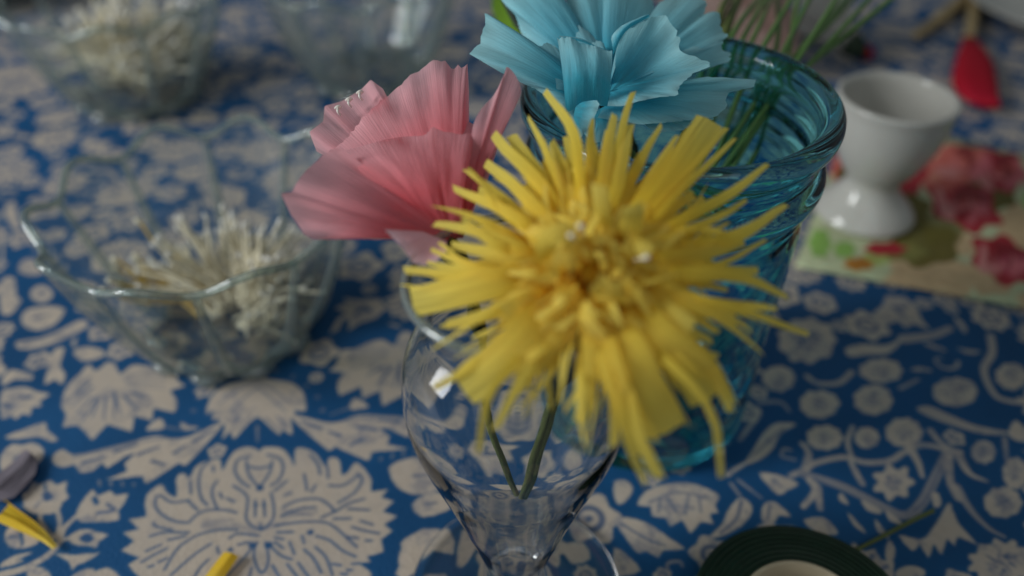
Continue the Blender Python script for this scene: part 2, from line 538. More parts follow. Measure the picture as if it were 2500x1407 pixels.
# --- small palmette above it
SMALL = [(1560, 168), (1480, 190), (1390, 212), (1310, 260), (1265, 330), (1255, 400), (1300, 372), (1290, 430), (1340, 420),
         (1330, 445), (1372, 465), (1350, 555), (1400, 500), (1425, 548), (1480, 490), (1565, 412), (1630, 462), (1705, 525), (1722, 490), (1785, 525),
         (1772, 420), (1812, 432), (1795, 372), (1862, 380), (1862, 310), (1840, 250), (1780, 205), (1700, 190), (1640, 180)]
F(z3(SMALL), sm=2)
for q in [[(1560, 200), (1420, 270), (1330, 340)], [(1570, 230), (1460, 320), (1400, 390)], [(1570, 190), (1700, 270), (1790, 340)],
          [(1570, 230), (1680, 320), (1740, 380)], [(1450, 420), (1400, 510)], [(1530, 400), (1440, 500)], [(1620, 420), (1700, 490)], [(1690, 410), (1750, 480)]]:
    S(z3(q), 6.5, 4, 0.0, .55)
S(z3([(1568, 470), (1570, 560)]), 9, 5, 1.0, .35)
for i in range(11):
    a = math.pi * (0.05 + .9 * i / 10)
    x, y = 1572 - 400 * math.cos(a), 420 - 300 * math.sin(a)
    S(z3([(x - 2, y), (x + 2, y)]), 11, None, 1.0, .30)

# --- fan flowers either side
FANL = [(370, 320), (390, 250), (430, 190), (480, 150), (540, 85), (580, 130), (650, 75), (700, 90), (730, 150), (800, 95), (900, 100), (980, 120), (1050, 110),
        (1085, 195), (1130, 222), (1035, 250), (1075, 300), (1060, 385), (935, 355), (925, 432), (815, 405), (800, 502), (650, 455), (560, 552),
        (475, 460), (378, 472), (400, 400), (370, 350)]
FANS = [[(560, 290), (465, 385)], [(600, 300), (555, 410)], [(690, 260), (735, 400)], [(640, 290), (630, 430)], [(750, 280), (835, 370)],
        [(545, 200), (420, 300)], [(560, 230), (430, 350)], [(700, 300), (690, 420)], [(800, 260), (900, 300)], [(590, 290), (500, 430)]]
FANH = [[(770, 215 - i * 12), (1000, 240 - i * 26)] for i in range(6)] + [[(560 - 18 * i, 150 + 10 * i), (500 - 14 * i, 250 + 8 * i)] for i in range(5)]
LW = [(1342, 448), (1260, 480), (1150, 530), (1050, 545), (950, 525), (800, 560), (600, 610), (440, 640), (380, 605), (320, 640), (320, 690), (380, 718),
      (450, 700), (480, 748), (560, 740), (620, 690), (650, 722), (760, 650), (820, 635), (755, 695), (770, 742), (640, 792), (760, 782), (870, 770),
      (890, 818), (1090, 690), (1132, 706), (1342, 480)]
LWS = [[(840, 640), (965, 592)], [(925, 680), (1000, 702)], [(1060, 630), (1130, 590)], [(1180, 560), (1300, 490)], [(500, 690), (640, 650)], [(700, 620), (830, 580)]]
for fn in (lambda P: z3(P), lambda P: mir(z3(P))):
    F(fn(FANL), sm=2)
    for q in FANS: S(fn(q), 7, 3, 0.0, .8)
    for q in FANH: S(fn(q), 3.0, None, 0.0, .55)
    S(fn([(600, 240), (690, 235)]), 26, 22, 1.0, .8)
    F(fn(LW), sm=2)
    for q in LWS: S(fn(q), 10, 6, 0.0, .85)
    S(fn([(450, 650), (650, 610), (850, 560), (1040, 540)]), 11, 6, 0.0, .45)
    for i in range(4): S(fn([(600 + 70 * i, 800 + 6 * i), (605 + 70 * i, 830)]), 6, 4, 1.0, .5)
    F(fn([(885, 490), (930, 440), (975, 420), (1000, 450), (990, 485), (930, 492)]), sm=2)
    S(fn([(1000, 470), (1120, 490)]), 7, 4, 1.0, .35)

# --- sprig at lower left
F(z3([(460, 1012), (478, 950), (560, 850), (590, 892), (668, 858), (700, 890), (778, 878), (745, 950), (715, 985), (722, 1038), (600, 1050), (490, 1052)]), sm=2)
S(z3([(570, 905), (585, 935)]), 12, None); S(z3([(650, 940), (690, 980), (590, 995)]), 9, None, 0, .8)
for q, a, b in [([(460, 1015), (385, 1090), (350, 1180), (290, 1250), (150, 1330), (0, 1372)], 12, 22), ([(240, 980), (245, 1060), (320, 1150)], 9, 12),
                ([(345, 985), (360, 1060), (340, 1140)], 10, 12), ([(420, 1145), (370, 1165)], 11, 8)]:
    S(z3(q), a, b, 1.0)
F(z3([(410, 1150), (450, 1112), (520, 1092), (590, 1112), (655, 1130), (600, 1170), (575, 1215), (550, 1196), (450, 1190)]), sm=2)
F(z3([(475, 1150), (525, 1118), (572, 1150), (525, 1180)]), 0.0, .95)
F(z3([(140, 940), (130, 880), (172, 850), (190, 800), (240, 822), (300, 795), (340, 825), (402, 800), (395, 860), (415, 900), (375, 930), (340, 992), (250, 1002), (180, 992), (130, 952)]), sm=2)
F(z3([(250, 880), (290, 860), (320, 900), (270, 925)]), 0.0, .9); S(z3([(270, 850), (270, 820)]), 8, 5); S(z3([(210, 960), (240, 920)]), 8, 5, 0, .6)
F(z3([(20, 1130), (60, 1072), (150, 1092), (222, 1130), (220, 1182), (130, 1212), (50, 1200)]), sm=2)
S(z3([(120, 1100), (130, 1190)]), 8, 6); S(z3([(50, 1140), (100, 1140)]), 14, 8, 0, .6)
F(z3([(320, 1240), (450, 1252), (605, 1238), (500, 1302), (465, 1310), (435, 1348), (412, 1290)]), sm=2)
F(z3([(0, 1302), (90, 1250), (200, 1235), (110, 1275), (140, 1290), (0, 1330)]), sm=2)
F(z3([(155, 1370), (180, 1330), (240, 1325), (300, 1365), (290, 1450), (200, 1470)])); F(z3([(410, 1400), (500, 1342), (560, 1335), (580, 1350), (650, 1328), (725, 1382), (700, 1460), (480, 1470)]), sm=2)
F(z3([(0, 640), (70, 572), (130, 580), (200, 562), (262, 610), (240, 680), (180, 700), (100, 732), (0, 742)]), sm=2); S(z3([(90, 660), (150, 620)]), 14, 8, 0, .7)
F(z3([(0, 260), (60, 235), (150, 225), (220, 255), (302, 270), (240, 310), (250, 345), (190, 350), (180, 400), (130, 390), (90, 425), (60, 400), (0, 420)]), sm=2)
S(z3([(130, 290), (180, 285)]), 14, None, 0, .8); S(z3([(20, 335), (60, 345)]), 14, None, 0, .8)
F(z3([(20, 530), (150, 480), (270, 440), (282, 490), (352, 548), (300, 560), (230, 530), (100, 545)]), sm=2)
F(z3([(322, 0), (392, -10), (360, 90), (396, 150), (370, 212), (330, 180), (265, 212), (290, 110)]), sm=2)
F(z3([(440, 10), (520, -20), (620, 0), (632, 40), (500, 70)]), sm=2); F(z3([(0, 190), (60, 120), (190, 150), (180, 185), (80, 180), (20, 220)]), sm=2)
F(z3([(2370, 725), (2480, 670), (2560, 690), (2600, 760), (2520, 850), (2430, 850)]), sm=2); S(z3([(2460, 760), (2530, 760)]), 16, 8, 0, .7)
F(z3([(2440, 1190), (2500, 1140), (2560, 1150), (2500, 1200)]), sm=2); F(z3([(2410, 1370), (2500, 1250), (2560, 1240), (2500, 1392)]), sm=2)
# left of and under the near bowl
F(z2([(130, 1000), (170, 935), (300, 912), (415, 930), (380, 1000), (300, 1060), (180, 1060)]), sm=2); S(z2([(220, 990), (330, 960)]), 12, 7, 0, .6)
F(z2([(190, 840), (220, 790), (290, 780), (340, 830), (300, 880), (230, 880)])); S(z2([(255, 830), (280, 832)]), 14, None, 0, .8)
F(z2([(0, 750), (90, 730), (100, 850), (135, 870), (70, 960), (0, 950)]), sm=2); F(z2([(120, 640), (180, 600), (270, 640), (285, 690), (200, 715), (120, 690)]), sm=2)
F(z2([(30, 260), (90, 230), (110, 330), (130, 400), (90, 420), (30, 330)]), sm=2); F(z2([(100, 1140), (250, 1120), (400, 1060), (520, 1000), (570, 1040), (400, 1130), (250, 1180), (120, 1190)]), sm=2)
S(z2([(150, 1160), (400, 1100)]), 9, 5, 0, .6)
F(z2([(0, 300), (20, 500), (20, 620), (0, 640)]), sm=1)
# --- right-hand sprays: rosettes, vines, leaves


def rosette(x, y, rx, ry, lobes=9, amp=.045):
    r = random.Random(int(x * 7 + y))
    g = [r.uniform(-1, 1) for _ in range(36)]
    F([(x + rx * (1 + amp * math.cos(lobes * t) + .05 * g[i]) * math.cos(t), y + ry * (1 + amp * math.cos(lobes * t) + .05 * g[(i * 5) % 36]) * math.sin(t))
       for i, t in enumerate(np.linspace(0, 2 * math.pi, 36, endpoint=False))], sm=1)
    for q in range(9):
        t0 = q * .7 + r.uniform(-.2, .2); R0, R1 = r.uniform(.18, .34), r.uniform(.42, .62)
        S([(x + rx * R0 * math.cos(t0), y + ry * R0 * math.sin(t0)), (x + rx * R1 * math.cos(t0 + .3), y + ry * R1 * math.sin(t0 + .3))], min(rx, ry) * r.uniform(.12, .22), min(rx, ry) * .08, 0, r.uniform(.4, .8))
    S([(x - 1, y), (x + 1, y)], min(rx, ry) * .30, None, 0, .55)


for x, y, rx, ry in [(1160, 430, 112, 80), (1465, 405, 110, 85), (1510, 240, 122, 68), (1930, 360, 130, 82), (1190, 620, 102, 72), (1640, 590, 105, 82),
                     (2200, 985, 108, 88), (2090, 700, 68, 66), (930, 285, 95, 72), (2250, 270, 92, 75), (1430, 620, 70, 60), (2270, 820, 70, 90)]:
    (a, b) = zr([(x, y)])[0]
    rosette(a, b, rx / 2.318, ry / 2.318)
(a, b) = zr([(1580, 872)])[0]; rosette(a, b, 108 / 2.318, 92 / 2.318, 7, .2)
(a, b) = zr([(2190, 1325)])[0]; rosette(a, b, 175 / 2.318, 125 / 2.318, 11, .14)
(a, b) = zr([(1090, 70)])[0]; rosette(a, b, 160 / 2.318, 125 / 2.318, 9, .08)
for i in range(7): S([(a + 20 * math.cos(i), b - 20), (a - 60 + 20 * i, b + 40)], 4, 3, 0, .6)
S(zr([(1090, 272), (1150, 312), (1270, 310), (1342, 250)]), 14, 16, 1.0, .8)
F(zr([(1030, 545), (960, 535), (900, 545), (840, 600), (790, 680), (740, 770), (830, 740), (900, 680), (940, 600)])); S(zr([(960, 570), (860, 650), (770, 740)]), 10, 5, 0, .55)
S(zr([(815, 490), (710, 632)]), 16, 12, 1.0, .6)
for q, a, b, k in [([(640, 830), (700, 790), (760, 755)], 14, 8, .9), ([(1000, 835), (1080, 800), (1140, 762), (1300, 730), (1420, 760), (1560, 750), (1640, 702), (1750, 660), (1900, 690), (1960, 700)], 16, 16, .8),
                   ([(1080, 830), (1300, 900), (1500, 1000), (1650, 1060), (1740, 990), (1800, 880), (1890, 700)], 26, 24, .55),
                   ([(1080, 800), (1100, 705), (1060, 652)], 20, 12, .9), ([(1020, 745), (950, 725), (960, 685), (1000, 690)], 9, 7, .7), ([(1350, 560), (1320, 640), (1345, 740)], 13, 12, .85),
                   ([(1340, 760), (1370, 820), (1405, 880)], 14, 16, .8), ([(1680, 690), (1720, 760), (1745, 840)], 24, 10, .9), ([(2130, 40), (2140, 140), (2092, 235), (2150, 370), (2230, 410), (2330, 420)], 20, 14, .85),
                   ([(1790, 580), (1840, 640), (1920, 690)], 18, 12, .85), ([(1950, 720), (2010, 820), (2110, 865)], 24, 8, .85), ([(1900, 720), (1900, 860), (1950, 960)], 16, 22, .7),
                   ([(1940, 900), (2020, 1030), (2120, 1130), (2210, 1180)], 22, 8, .6), ([(1110, 860), (1140, 920), (1070, 1010)], 22, 14, .95), ([(1150, 900), (1165, 1020)], 20, 16, .95),
                   ([(300, 1385), (305, 1330), (370, 1320), (385, 1345)], 9, 8, .8), ([(660, 880), (720, 960)], 9, 8, .5), ([(700, 860), (830, 960)], 9, 8, .5), ([(2210, 620), (2230, 760), (2310, 830)], 12, 8, .6),
                   ([(1640, 60), (1800, 40), (1900, 0)], 30, 18, .7), ([(1620, 340), (1720, 290)], 12, 8, .6), ([(820, 420), (940, 420), (990, 470)], 14, 8, .5)]:
    S(zr(q), a, b, 1.0, k)
S(zr([(1120, 850), (1300, 930), (1420, 990)]), 7, 4, 0, .6); S(zr([(1700, 1030), (1770, 960), (1850, 780)]), 7, 4, 0, .6)
F(zr([(1710, 455), (1780, 440), (1900, 490), (2050, 550), (2250, 590), (2100, 600), (1900, 545), (1780, 500)]), 1, .8)
F(zr([(2230, 590), (2270, 520), (2330, 560), (2400, 540), (2420, 640), (2300, 640), (2250, 620)]))
F(zr([(1310, 115), (1400, 90), (1540, 95), (1640, 50), (1560, 140), (1440, 150), (1330, 160)]))
for q in [[(1285, 930), (1330, 1000), (1270, 970)], [(1400, 970), (1510, 1030), (1500, 1050), (1430, 1030)], [(1540, 1030), (1640, 1110), (1560, 1090)], [(1320, 1040), (1430, 1160), (1360, 1120)],
          [(1480, 1080), (1560, 1190), (1490, 1150)], [(1800, 930), (1840, 940), (1850, 1000), (1810, 1010)]]:
    F(zr(q), sm=3)
F(zr([(1610, 1170), (1700, 1190), (1770, 1180), (1860, 1040), (1900, 985), (1945, 1100), (2065, 1230), (1950, 1180), (1925, 1232), (1885, 1190), (1852, 1285), (1810, 1220), (1780, 1302), (1730, 1222), (1690, 1262)]), sm=2)
F(zr([(1560, 1200), (1590, 1250), (1580, 1310), (1560, 1345), (1535, 1290), (1540, 1230)]))
F(zr([(130, 1000), (180, 920), (300, 880), (420, 875), (530, 910), (595, 950), (570, 1000), (590, 1045), (540, 1050), (560, 1110), (490, 1095), (430, 1162), (385, 1085), (320, 1122), (290, 1075), (215, 1065), (205, 1010)]), sm=2)
for q in [[(200, 985), (350, 930), (540, 960)], [(300, 960), (350, 1040)], [(420, 950), (400, 1050)], [(480, 960), (490, 1040)], [(260, 970), (250, 1040)]]:
    S(zr(q), 8, 6, 0, .6)
F(zr([(0, 1090), (70, 1070), (180, 1100), (260, 1150), (300, 1180), (402, 1250), (280, 1255), (250, 1300), (180, 1260), (130, 1272), (60, 1180)]), sm=2); S(zr([(30, 1100), (180, 1190), (290, 1230)]), 7, 4, 0, .8)
F(zr([(640, 1040), (700, 962), (765, 985), (780, 1040), (720, 1120), (600, 1180), (540, 1180), (610, 1110)]), sm=2); S(zr([(720, 980), (690, 1080), (600, 1160)]), 9, 6, 0, .8)
F(zr([(840, 1092), (835, 1020), (870, 980), (920, 990), (1002, 1065), (930, 1060), (900, 1110)]), sm=2); S(zr([(880, 1000), (870, 1080)]), 8, 5, 0, .7)
F(zr([(820, 820), (930, 830), (1045, 880), (985, 915), (930, 945), (870, 890)]), sm=2); S(zr([(900, 860), (950, 900)]), 12, 6, 0, .6)
F(zr([(0, 870), (60, 860), (105, 905), (80, 960), (30, 1000), (0, 960)]), sm=2)
F(zr([(1070, 1085), (1180, 1070), (1250, 1130), (1260, 1170), (1150, 1160)]), sm=2); F(zr([(0, 1240), (80, 1290), (150, 1370), (60, 1400), (0, 1380)]), sm=2)
F(zr([(1600, 1370), (1680, 1340), (1760, 1370), (1740, 1410), (1600, 1410)]), sm=2)
F(zr([(-260, 760), (-220, 700), (-150, 720), (-130, 790), (-200, 820)]), sm=2)
# seen through and beside the vase
F([(960, 1150), (985, 1120), (1030, 1115), (1075, 1140), (1085, 1185), (1030, 1205), (980, 1195)], sm=2); S([(1010, 1160), (1050, 1155)], 10, 6, 0, .7)
F([(1005, 1230), (1040, 1205), (1090, 1200), (1130, 1215), (1090, 1245), (1030, 1260)], sm=2); S([(1040, 1228), (1065, 1226)], 10, 6, 0, .7)
F([(980, 1330), (1030, 1290), (1100, 1300), (1110, 1360), (1060, 1350), (1010, 1400), (975, 1390)], sm=2)
F([(1130, 1300), (1180, 1310), (1150, 1380), (1120, 1390)], sm=2); F([(1370, 1340), (1420, 1330), (1440, 1370), (1390, 1385)], sm=2); F([(1180, 1200), (1260, 1190), (1330, 1215), (1260, 1240)], sm=2)

# --- the rest of the cloth: the same kinds of motif strewn where the print is still empty
occ = np.zeros(PR.a.shape[:2], bool)


def busy(x, y, r, lim=0.10):
    i0 = int((x - r - PR.x0) / PR.res); i1 = int((x + r - PR.x0) / PR.res)
    j0 = int((y - r - PR.y0) / PR.res); j1 = int((y + r - PR.y0) / PR.res)
    if i0 < 0 or j0 < 0 or i1 >= PR.nx or j1 >= PR.ny: return True
    return PR.a[j0:j1:3, i0:i1:3].mean() > lim


def place(P, x, y, sc, rot):
    P = np.asarray(P, float)
    c, s_ = math.cos(rot), math.sin(rot)
    return np.c_[x + sc * (c * P[:, 0] - s_ * P[:, 1]), y + sc * (s_ * P[:, 0] + c * P[:, 1])]


def m_rosette(x, y, sc, rot, r):
    n = r.choice((5, 6, 8)); am = r.uniform(.08, .2)
    t = np.linspace(0, 2 * math.pi, n * 6, endpoint=False)
    R = 1 + am * np.cos(n * t)
    PR.fill(place(np.c_[R * np.cos(t), R * np.sin(t)], x, y, sc, rot))
    t = np.linspace(.3, 5.9, 14)
    PR.stroke(place(.45 * np.c_[np.cos(t), np.sin(t)], x, y, sc, rot), sc * .22, None, 0, .8)
    PR.stroke(place([(0, 0), (.02, 0)], x, y, sc, rot), sc * .25, None, 0, .8)


def m_fan(x, y, sc, rot, r):
    n = 9
    pts = [(0, -.75)]
    for i in range(n * 2 + 1):
        a = math.radians(-30 + 240 * i / (n * 2))
        R = 1.0 if i % 2 else .80
        pts.append((R * math.cos(a), R * math.sin(a)))
    PR.fill(place(pts, x, y, sc, rot))
    for i in range(n):
        a = math.radians(-30 + 240 * (i + .5) / n)
        PR.stroke(place([(.3 * math.cos(a), .3 * math.sin(a)), (.78 * math.cos(a), .78 * math.sin(a))], x, y, sc, rot), sc * .06, sc * .10, 0, .75)
    t = np.linspace(0, 6.28, 14)
    PR.stroke(place(.3 * np.c_[np.cos(t), np.sin(t)], x, y, sc, rot), sc * .07, None, 0, .8)


def m_leaf(x, y, sc, rot, r):
    b = r.uniform(-.35, .35)
    top = [(-1, 0), (-.6, .22 + b * .3), (-.3, .20 + b), (-.1, .34 + b), (.2, .22 + b), (.5, .28 + b * .6), (1, 0)]
    bot = [(.6, -.14 + b * .3), (.3, -.26 + b), (0, -.15 + b), (-.3, -.28 + b), (-.7, -.12)]
    PR.fill(smooth(place(top + bot, x, y, sc, rot), 2))
    PR.stroke(smooth(place([(-.7, 0), (-.1, b + .03), (.6, .03)], x, y, sc, rot), 3, False), sc * .10, sc * .05, 0, .6)


def m_tulip(x, y, sc, rot, r):
    PR.fill(place([(-.2, -.8), (-.6, -.3), (-.65, .3), (-.9, .8), (-.4, .6), (-.1, .95), (.1, .6), (.5, .95), (.6, .5), (.95, .5), (.6, 0), (.4, -.7)], x, y, sc, rot))
    PR.stroke(place([(-.1, .3), (.2, -.1), (-.2, -.2)], x, y, sc, rot), sc * .16, None, 0, .8)


def m_curl(x, y, sc, rot, r):
    t = np.linspace(0, 4.6, 16)
    R = .25 + .17 * t
    PR.stroke(place(np.c_[R * np.cos(t), R * np.sin(t)], x, y, sc, rot), sc * .16, sc * .3, 1, .85)


def m_palm(x, y, sc, rot, r):
    pts = []
    for i in range(34):
        a = 2 * math.pi * i / 34
        R = (1.0 if i % 2 else .86) * (1 + .08 * math.cos(2 * a))
        pts.append((R * math.cos(a), .85 * R * math.sin(a)))
    PR.fill(place(pts, x, y, sc, rot))
    for i in range(13):
        a = math.radians(-75 + 330 * i / 12)
        PR.stroke(smooth(place([(.18 * math.cos(a), .18 * math.sin(a)), (.5 * math.cos(a + .12), .45 * math.sin(a + .12)), (.82 * math.cos(a + .05), .7 * math.sin(a + .05))], x, y, sc, rot), 3, False), sc * .035, sc * .06, 0, .8)
    t = np.linspace(0, 6.28, 16)
    PR.stroke(place(.16 * np.c_[np.cos(t), 1.3 * np.sin(t)], x, y, sc, rot), sc * .06, None, 0, .85)


rr = random.Random(21)
# vines first, then big motifs, then small ones
for k in range(60):
    x, y = rr.uniform(-.62, .62), rr.uniform(.30, .98)
    if busy(x, y, .02, .05): continue
    a = rr.uniform(0, 6.28); pts = [(x, y)]; tw = rr.uniform(-.5, .5)
    for q in range(7):
        a += tw + rr.uniform(-.35, .35); x += .013 * math.cos(a); y += .013 * math.sin(a); pts.append((x, y))
    pts = np.array(pts)
    if any(busy(px, py, .004, .3) for px, py in pts[2:]): continue
    PR.stroke(smooth(pts, 3, False), .0022, .0014, 1, .75)
for fn, n, s0, s1, lim in ((m_palm, 500, .024, .029, .02), (m_fan, 3000, .012, .017, .04), (m_tulip, 2500, .008, .012, .05), (m_rosette, 6000, .0065, .0095, .07),
                           (m_leaf, 9000, .009, .016, .10), (m_rosette, 9000, .0045, .0065, .10), (m_curl, 3000, .004, .006, .08), (m_leaf, 14000, .005, .008, .10), (m_rosette, 9000, .0026, .0038, .06), (m_leaf, 9000, .0030, .0050, .08)):
    cnt = 0
    for k in range(n):
        x, y = rr.uniform(-.73, .73), rr.uniform(.01, 1.04)
        sc = rr.uniform(s0, s1)
        if fn is m_palm and (y < .42 or cnt > 6): continue
        if busy(x, y, sc * 1.12, lim): continue
        fn(x, y, sc, rr.uniform(0, 6.28), rr)
        cnt += 1

# ink that took unevenly
a = np.clip(PR.a[:, :, 0], 0, 1)


def vnoise(ny, nx, cell):
    g = rng.random((ny // cell + 3, nx // cell + 3)).astype(np.float32)
    yy = np.arange(ny) / cell; xx = np.arange(nx) / cell
    j = yy.astype(int); i = xx.astype(int); fy = (yy - j)[:, None].astype(np.float32); fx = (xx - i)[None, :].astype(np.float32)
    return (g[j][:, i] * (1 - fy) * (1 - fx) + g[j][:, i + 1] * (1 - fy) * fx + g[j + 1][:, i] * fy * (1 - fx) + g[j + 1][:, i + 1] * fy * fx)


n1 = vnoise(PR.ny, PR.nx, 40); n2 = vnoise(PR.ny, PR.nx, 3)
CREAM = np.array([0.56, 0.475, 0.380], np.float32); BLUE = np.array([0.010, 0.076, 0.200], np.float32)


def to_image(name, rgb):
    """linear rgb array -> generated (not loaded) image"""
    ny, nx, _ = rgb.shape
    srgb = np.where(rgb <= .0031308, rgb * 12.92, 1.055 * np.power(np.maximum(rgb, 1e-6), 1 / 2.4) - .055)
    im = bpy.data.images.new(name, nx, ny, alpha=False)
    px = np.ones((ny, nx, 4), np.float32); px[:, :, :3] = np.clip(srgb, 0, 1)
    im.pixels.foreach_set(px.ravel())
    im.update(); im.pack()
    return im


gx = vnoise(PR.ny, PR.nx, 2); gy = vnoise(PR.ny, PR.nx, 9)
hatch = np.clip((gx * .45 + gy * .75 - .62) * 3.2, 0, 1)
yy_ = (PR.y0 + np.arange(PR.ny) * PR.res)[:, None]; xx_ = (PR.x0 + np.arange(PR.nx) * PR.res)[None, :]
near = np.clip((np.hypot((xx_ + .0772) / .046, (yy_ - .150) / .040) - .8) / .4, 0, 1).astype(np.float32)   # the big palmette keeps its own drawing
ink = a * (1 - .10 * n1) * (1 - .06 * n2) * (1 - .42 * hatch * (.25 + .75 * near))
del gx, gy, hatch, near
rgb = BLUE * (0.85 + .3 * n1)[:, :, None] * (1 - ink[:, :, None]) + CREAM * (.92 + .12 * n2)[:, :, None] * ink[:, :, None]
cloth_img = to_image('cloth_print', rgb)
del rgb, n1, n2, ink


def printed(name, img, rough, spec, weave, bump):
    m, nt, p = mat_new(name)
    uv = nt.nodes.new('ShaderNodeUVMap')
    ti = nt.nodes.new('ShaderNodeTexImage'); ti.image = img; ti.interpolation = 'Cubic'; ti.extension = 'EXTEND'
    L(nt, uv.outputs[0], ti.inputs[0]); L(nt, ti.outputs[0], p.inputs['Base Color'])
    tc = nt.nodes.new('ShaderNodeTexCoord')
    nz = nt.nodes.new('ShaderNodeTexNoise'); nz.inputs['Scale'].default_value = weave; nz.inputs['Detail'].default_value = 3
    L(nt, tc.outputs['Object'], nz.inputs['Vector'])
    bp = nt.nodes.new('ShaderNodeBump'); bp.inputs['Strength'].default_value = bump; bp.inputs['Distance'].default_value = 0.0006
    L(nt, nz.outputs['Fac'], bp.inputs['Height']); L(nt, bp.outputs[0], p.inputs['Normal'])
    p.inputs['Roughness'].default_value = rough; p.inputs['Specular IOR Level'].default_value = spec
    return m


M['cloth'] = printed('printed_cotton_cloth', cloth_img, 0.55, 0.22, 900, 0.4)
mb = MB()
nx, ny = 60, 44
rows, uvs = [], []
for j in range(ny + 1):
    y = PR.y0 + (PR.y1 - PR.y0) * j / ny
    r_, u_ = [], []
    for i in range(nx + 1):
        x = PR.x0 + (PR.x1 - PR.x0) * i / nx
        z = -0.0006 + .0005 * math.sin(9 * x + 4 * y) * math.sin(7 * y - 3 * x)
        r_.append((x, y, z)); u_.append((i / nx, j / ny))
    rows.append(r_); uvs.append(u_)
mb.grid(rows, uvs)
tag(mb.build('tablecloth', M['cloth']), kind='structure')
mb = MB()
mb.grid([[(PR.x0, PR.y0, -.0015), (PR.x1, PR.y0, -.0015)], [(PR.x1, PR.y0, -.03), (PR.x1, PR.y0, -.03)]][:1] + [[(PR.x0, PR.y1, -.0015), (PR.x1, PR.y1, -.0015)]])
tag(mb.build('tabletop', M['tan']), kind='structure')

# ------------------------------------------------------------------ floral printed paper under the egg cup
NQ = [T(1940, 655), T(2600, 775), T(2640, 418), T(2075, 285)]
npx = np.array([q[:2] for q in NQ])
NP = Print(npx[:, 0].min() - .004, npx[:, 0].max() + .004, npx[:, 1].min() - .004, npx[:, 1].max() + .004, .0005)
NP.a = np.zeros((NP.ny, NP.nx, 3), np.float32) + np.array([.46, .50, .30], np.float32)


def nf(P, col, k=1.0):
    NP.fill(smooth(tab(P), 3), col, k)


def blob(x, y, rx, ry, col, k=1.0, lobes=6, amp=.12, rot=0):
    ph = random.random() * 6
    pts = []
    for t in np.linspace(0, 6.283, 26, endpoint=False):
        R = 1 + amp * math.cos(lobes * t + ph)
        dx, dy = rx * R * math.cos(t), ry * R * math.sin(t)
        pts.append((x + dx * math.cos(rot) - dy * math.sin(rot), y + dx * math.sin(rot) + dy * math.cos(rot)))
    nf(pts, col, k)


RED, CORAL, OLIVE, BEIGE, LGREEN, ORANGE = (.36, .02, .03), (.55, .13, .10), (.12, .10, .012), (.50, .36, .20), (.22, .40, .08), (.42, .17, .02)
blob(2270, 680, 110, 60, BEIGE); blob(2330, 600, 60, 30, BEIGE); blob(2480, 560, 50, 60, BEIGE); blob(2420, 690, 60, 35, BEIGE)
blob(2260, 600, 80, 55, OLIVE, .95, 5); blob(2210, 520, 60, 50, OLIVE); blob(2300, 560, 60, 40, OLIVE, .8); blob(2420, 480, 60, 40, OLIVE); blob(2190, 620, 70, 22, (.2, .19, .05)); blob(2340, 470, 50, 60, OLIVE)
blob(2350, 500, 95, 56, RED, 1, 6, .14, .5); blob(2360, 490, 40, 25, CORAL, .5); blob(2320, 520, 40, 22, (.22, .005, .01), .8)
blob(2450, 640, 85, 52, RED, 1, 6, .14, .5); blob(2470, 645, 40, 25, (.55, .10, .16), .6); blob(2420, 620, 30, 30, (.22, .005, .01), .6)
blob(2350, 405, 85, 45, CORAL, 1, 5); blob(2440, 425, 60, 50, RED, 1, 6); blob(2460, 420, 28, 25, CORAL, .5); blob(2290, 440, 40, 40, CORAL, .8)
blob(2000, 600, 26, 34, LGREEN); blob(2060, 615, 26, 20, LGREEN); blob(2130, 640, 40, 14, (.35, .42, .12)); blob(2095, 650, 36, 16, ORANGE); blob(2160, 612, 50, 16, RED); blob(2050, 410, 30, 40, CORAL); blob(2055, 435, 14, 18, OLIVE)
for rx_, ry_, n_ in ((2350, 500, 6), (2450, 640, 6), (2440, 425, 4), (2350, 405, 4)):
    for q in range(n_):
        t_ = q * 2.4
        blob(rx_ + 52 * math.cos(t_), ry_ + 29 * math.sin(t_), 30, 13, ((.55, .14, .16), (.62, .26, .24), (.18, .006, .012))[q % 3], .75, 2, .3, t_ + 1.3)
        blob(rx_ + 22 * math.cos(t_ + .8), ry_ + 12 * math.sin(t_ + .8), 14, 7, ((.16, .004, .01), (.58, .18, .18))[q % 2], .8, 2, .3, t_ + 2.1)
blob(2560, 500, 60, 60, LGREEN); blob(2580, 640, 50, 60, OLIVE); blob(2540, 740, 60, 30, BEIGE)
blob(2200, 430, 60, 50, RED); blob(2140, 480, 60, 60, CORAL); blob(2170, 380, 50, 40, BEIGE)
nn = vnoise(NP.ny, NP.nx, 6)
nap_img = to_image('paper_print', NP.a * (.85 + .3 * nn)[:, :, None])
M['napkin'] = printed('rose_printed_paper', nap_img, 0.55, 0.4, 300, 0.3)
mb = MB()
nrow, nuv = [], []
for j in range(17):
    rr_, uu_ = [], []
    for i in range(17):
        u, v = i / 16, j / 16
        p = NQ[0].lerp(NQ[1], u).lerp(NQ[3].lerp(NQ[2], u), v)
        z = .0012 + .0006 * math.sin(5 * u + 2) * math.sin(4 * v)
        rr_.append((p.x, p.y, z)); uu_.append(((p.x - NP.x0) / (NP.x1 - NP.x0), (p.y - NP.y0) / (NP.y1 - NP.y0)))
    nrow.append(rr_); nuv.append(uu_)
mb.grid(nrow, nuv)
nap = mb.build('printed_napkin', M['napkin'])
sd = nap.modifiers.new('thickness', 'SOLIDIFY'); sd.thickness = .0005; sd.offset = -1
tag(nap, 'paper napkin printed with red roses and olive leaves lying under the white egg cup', 'napkin')

# ------------------------------------------------------------------ glass vase
VX, VY = 0.0010, 0.1317


def closed_lathe(prof, n=96):
    mb = MB()
    mb.lathe(prof, n)
    return mb


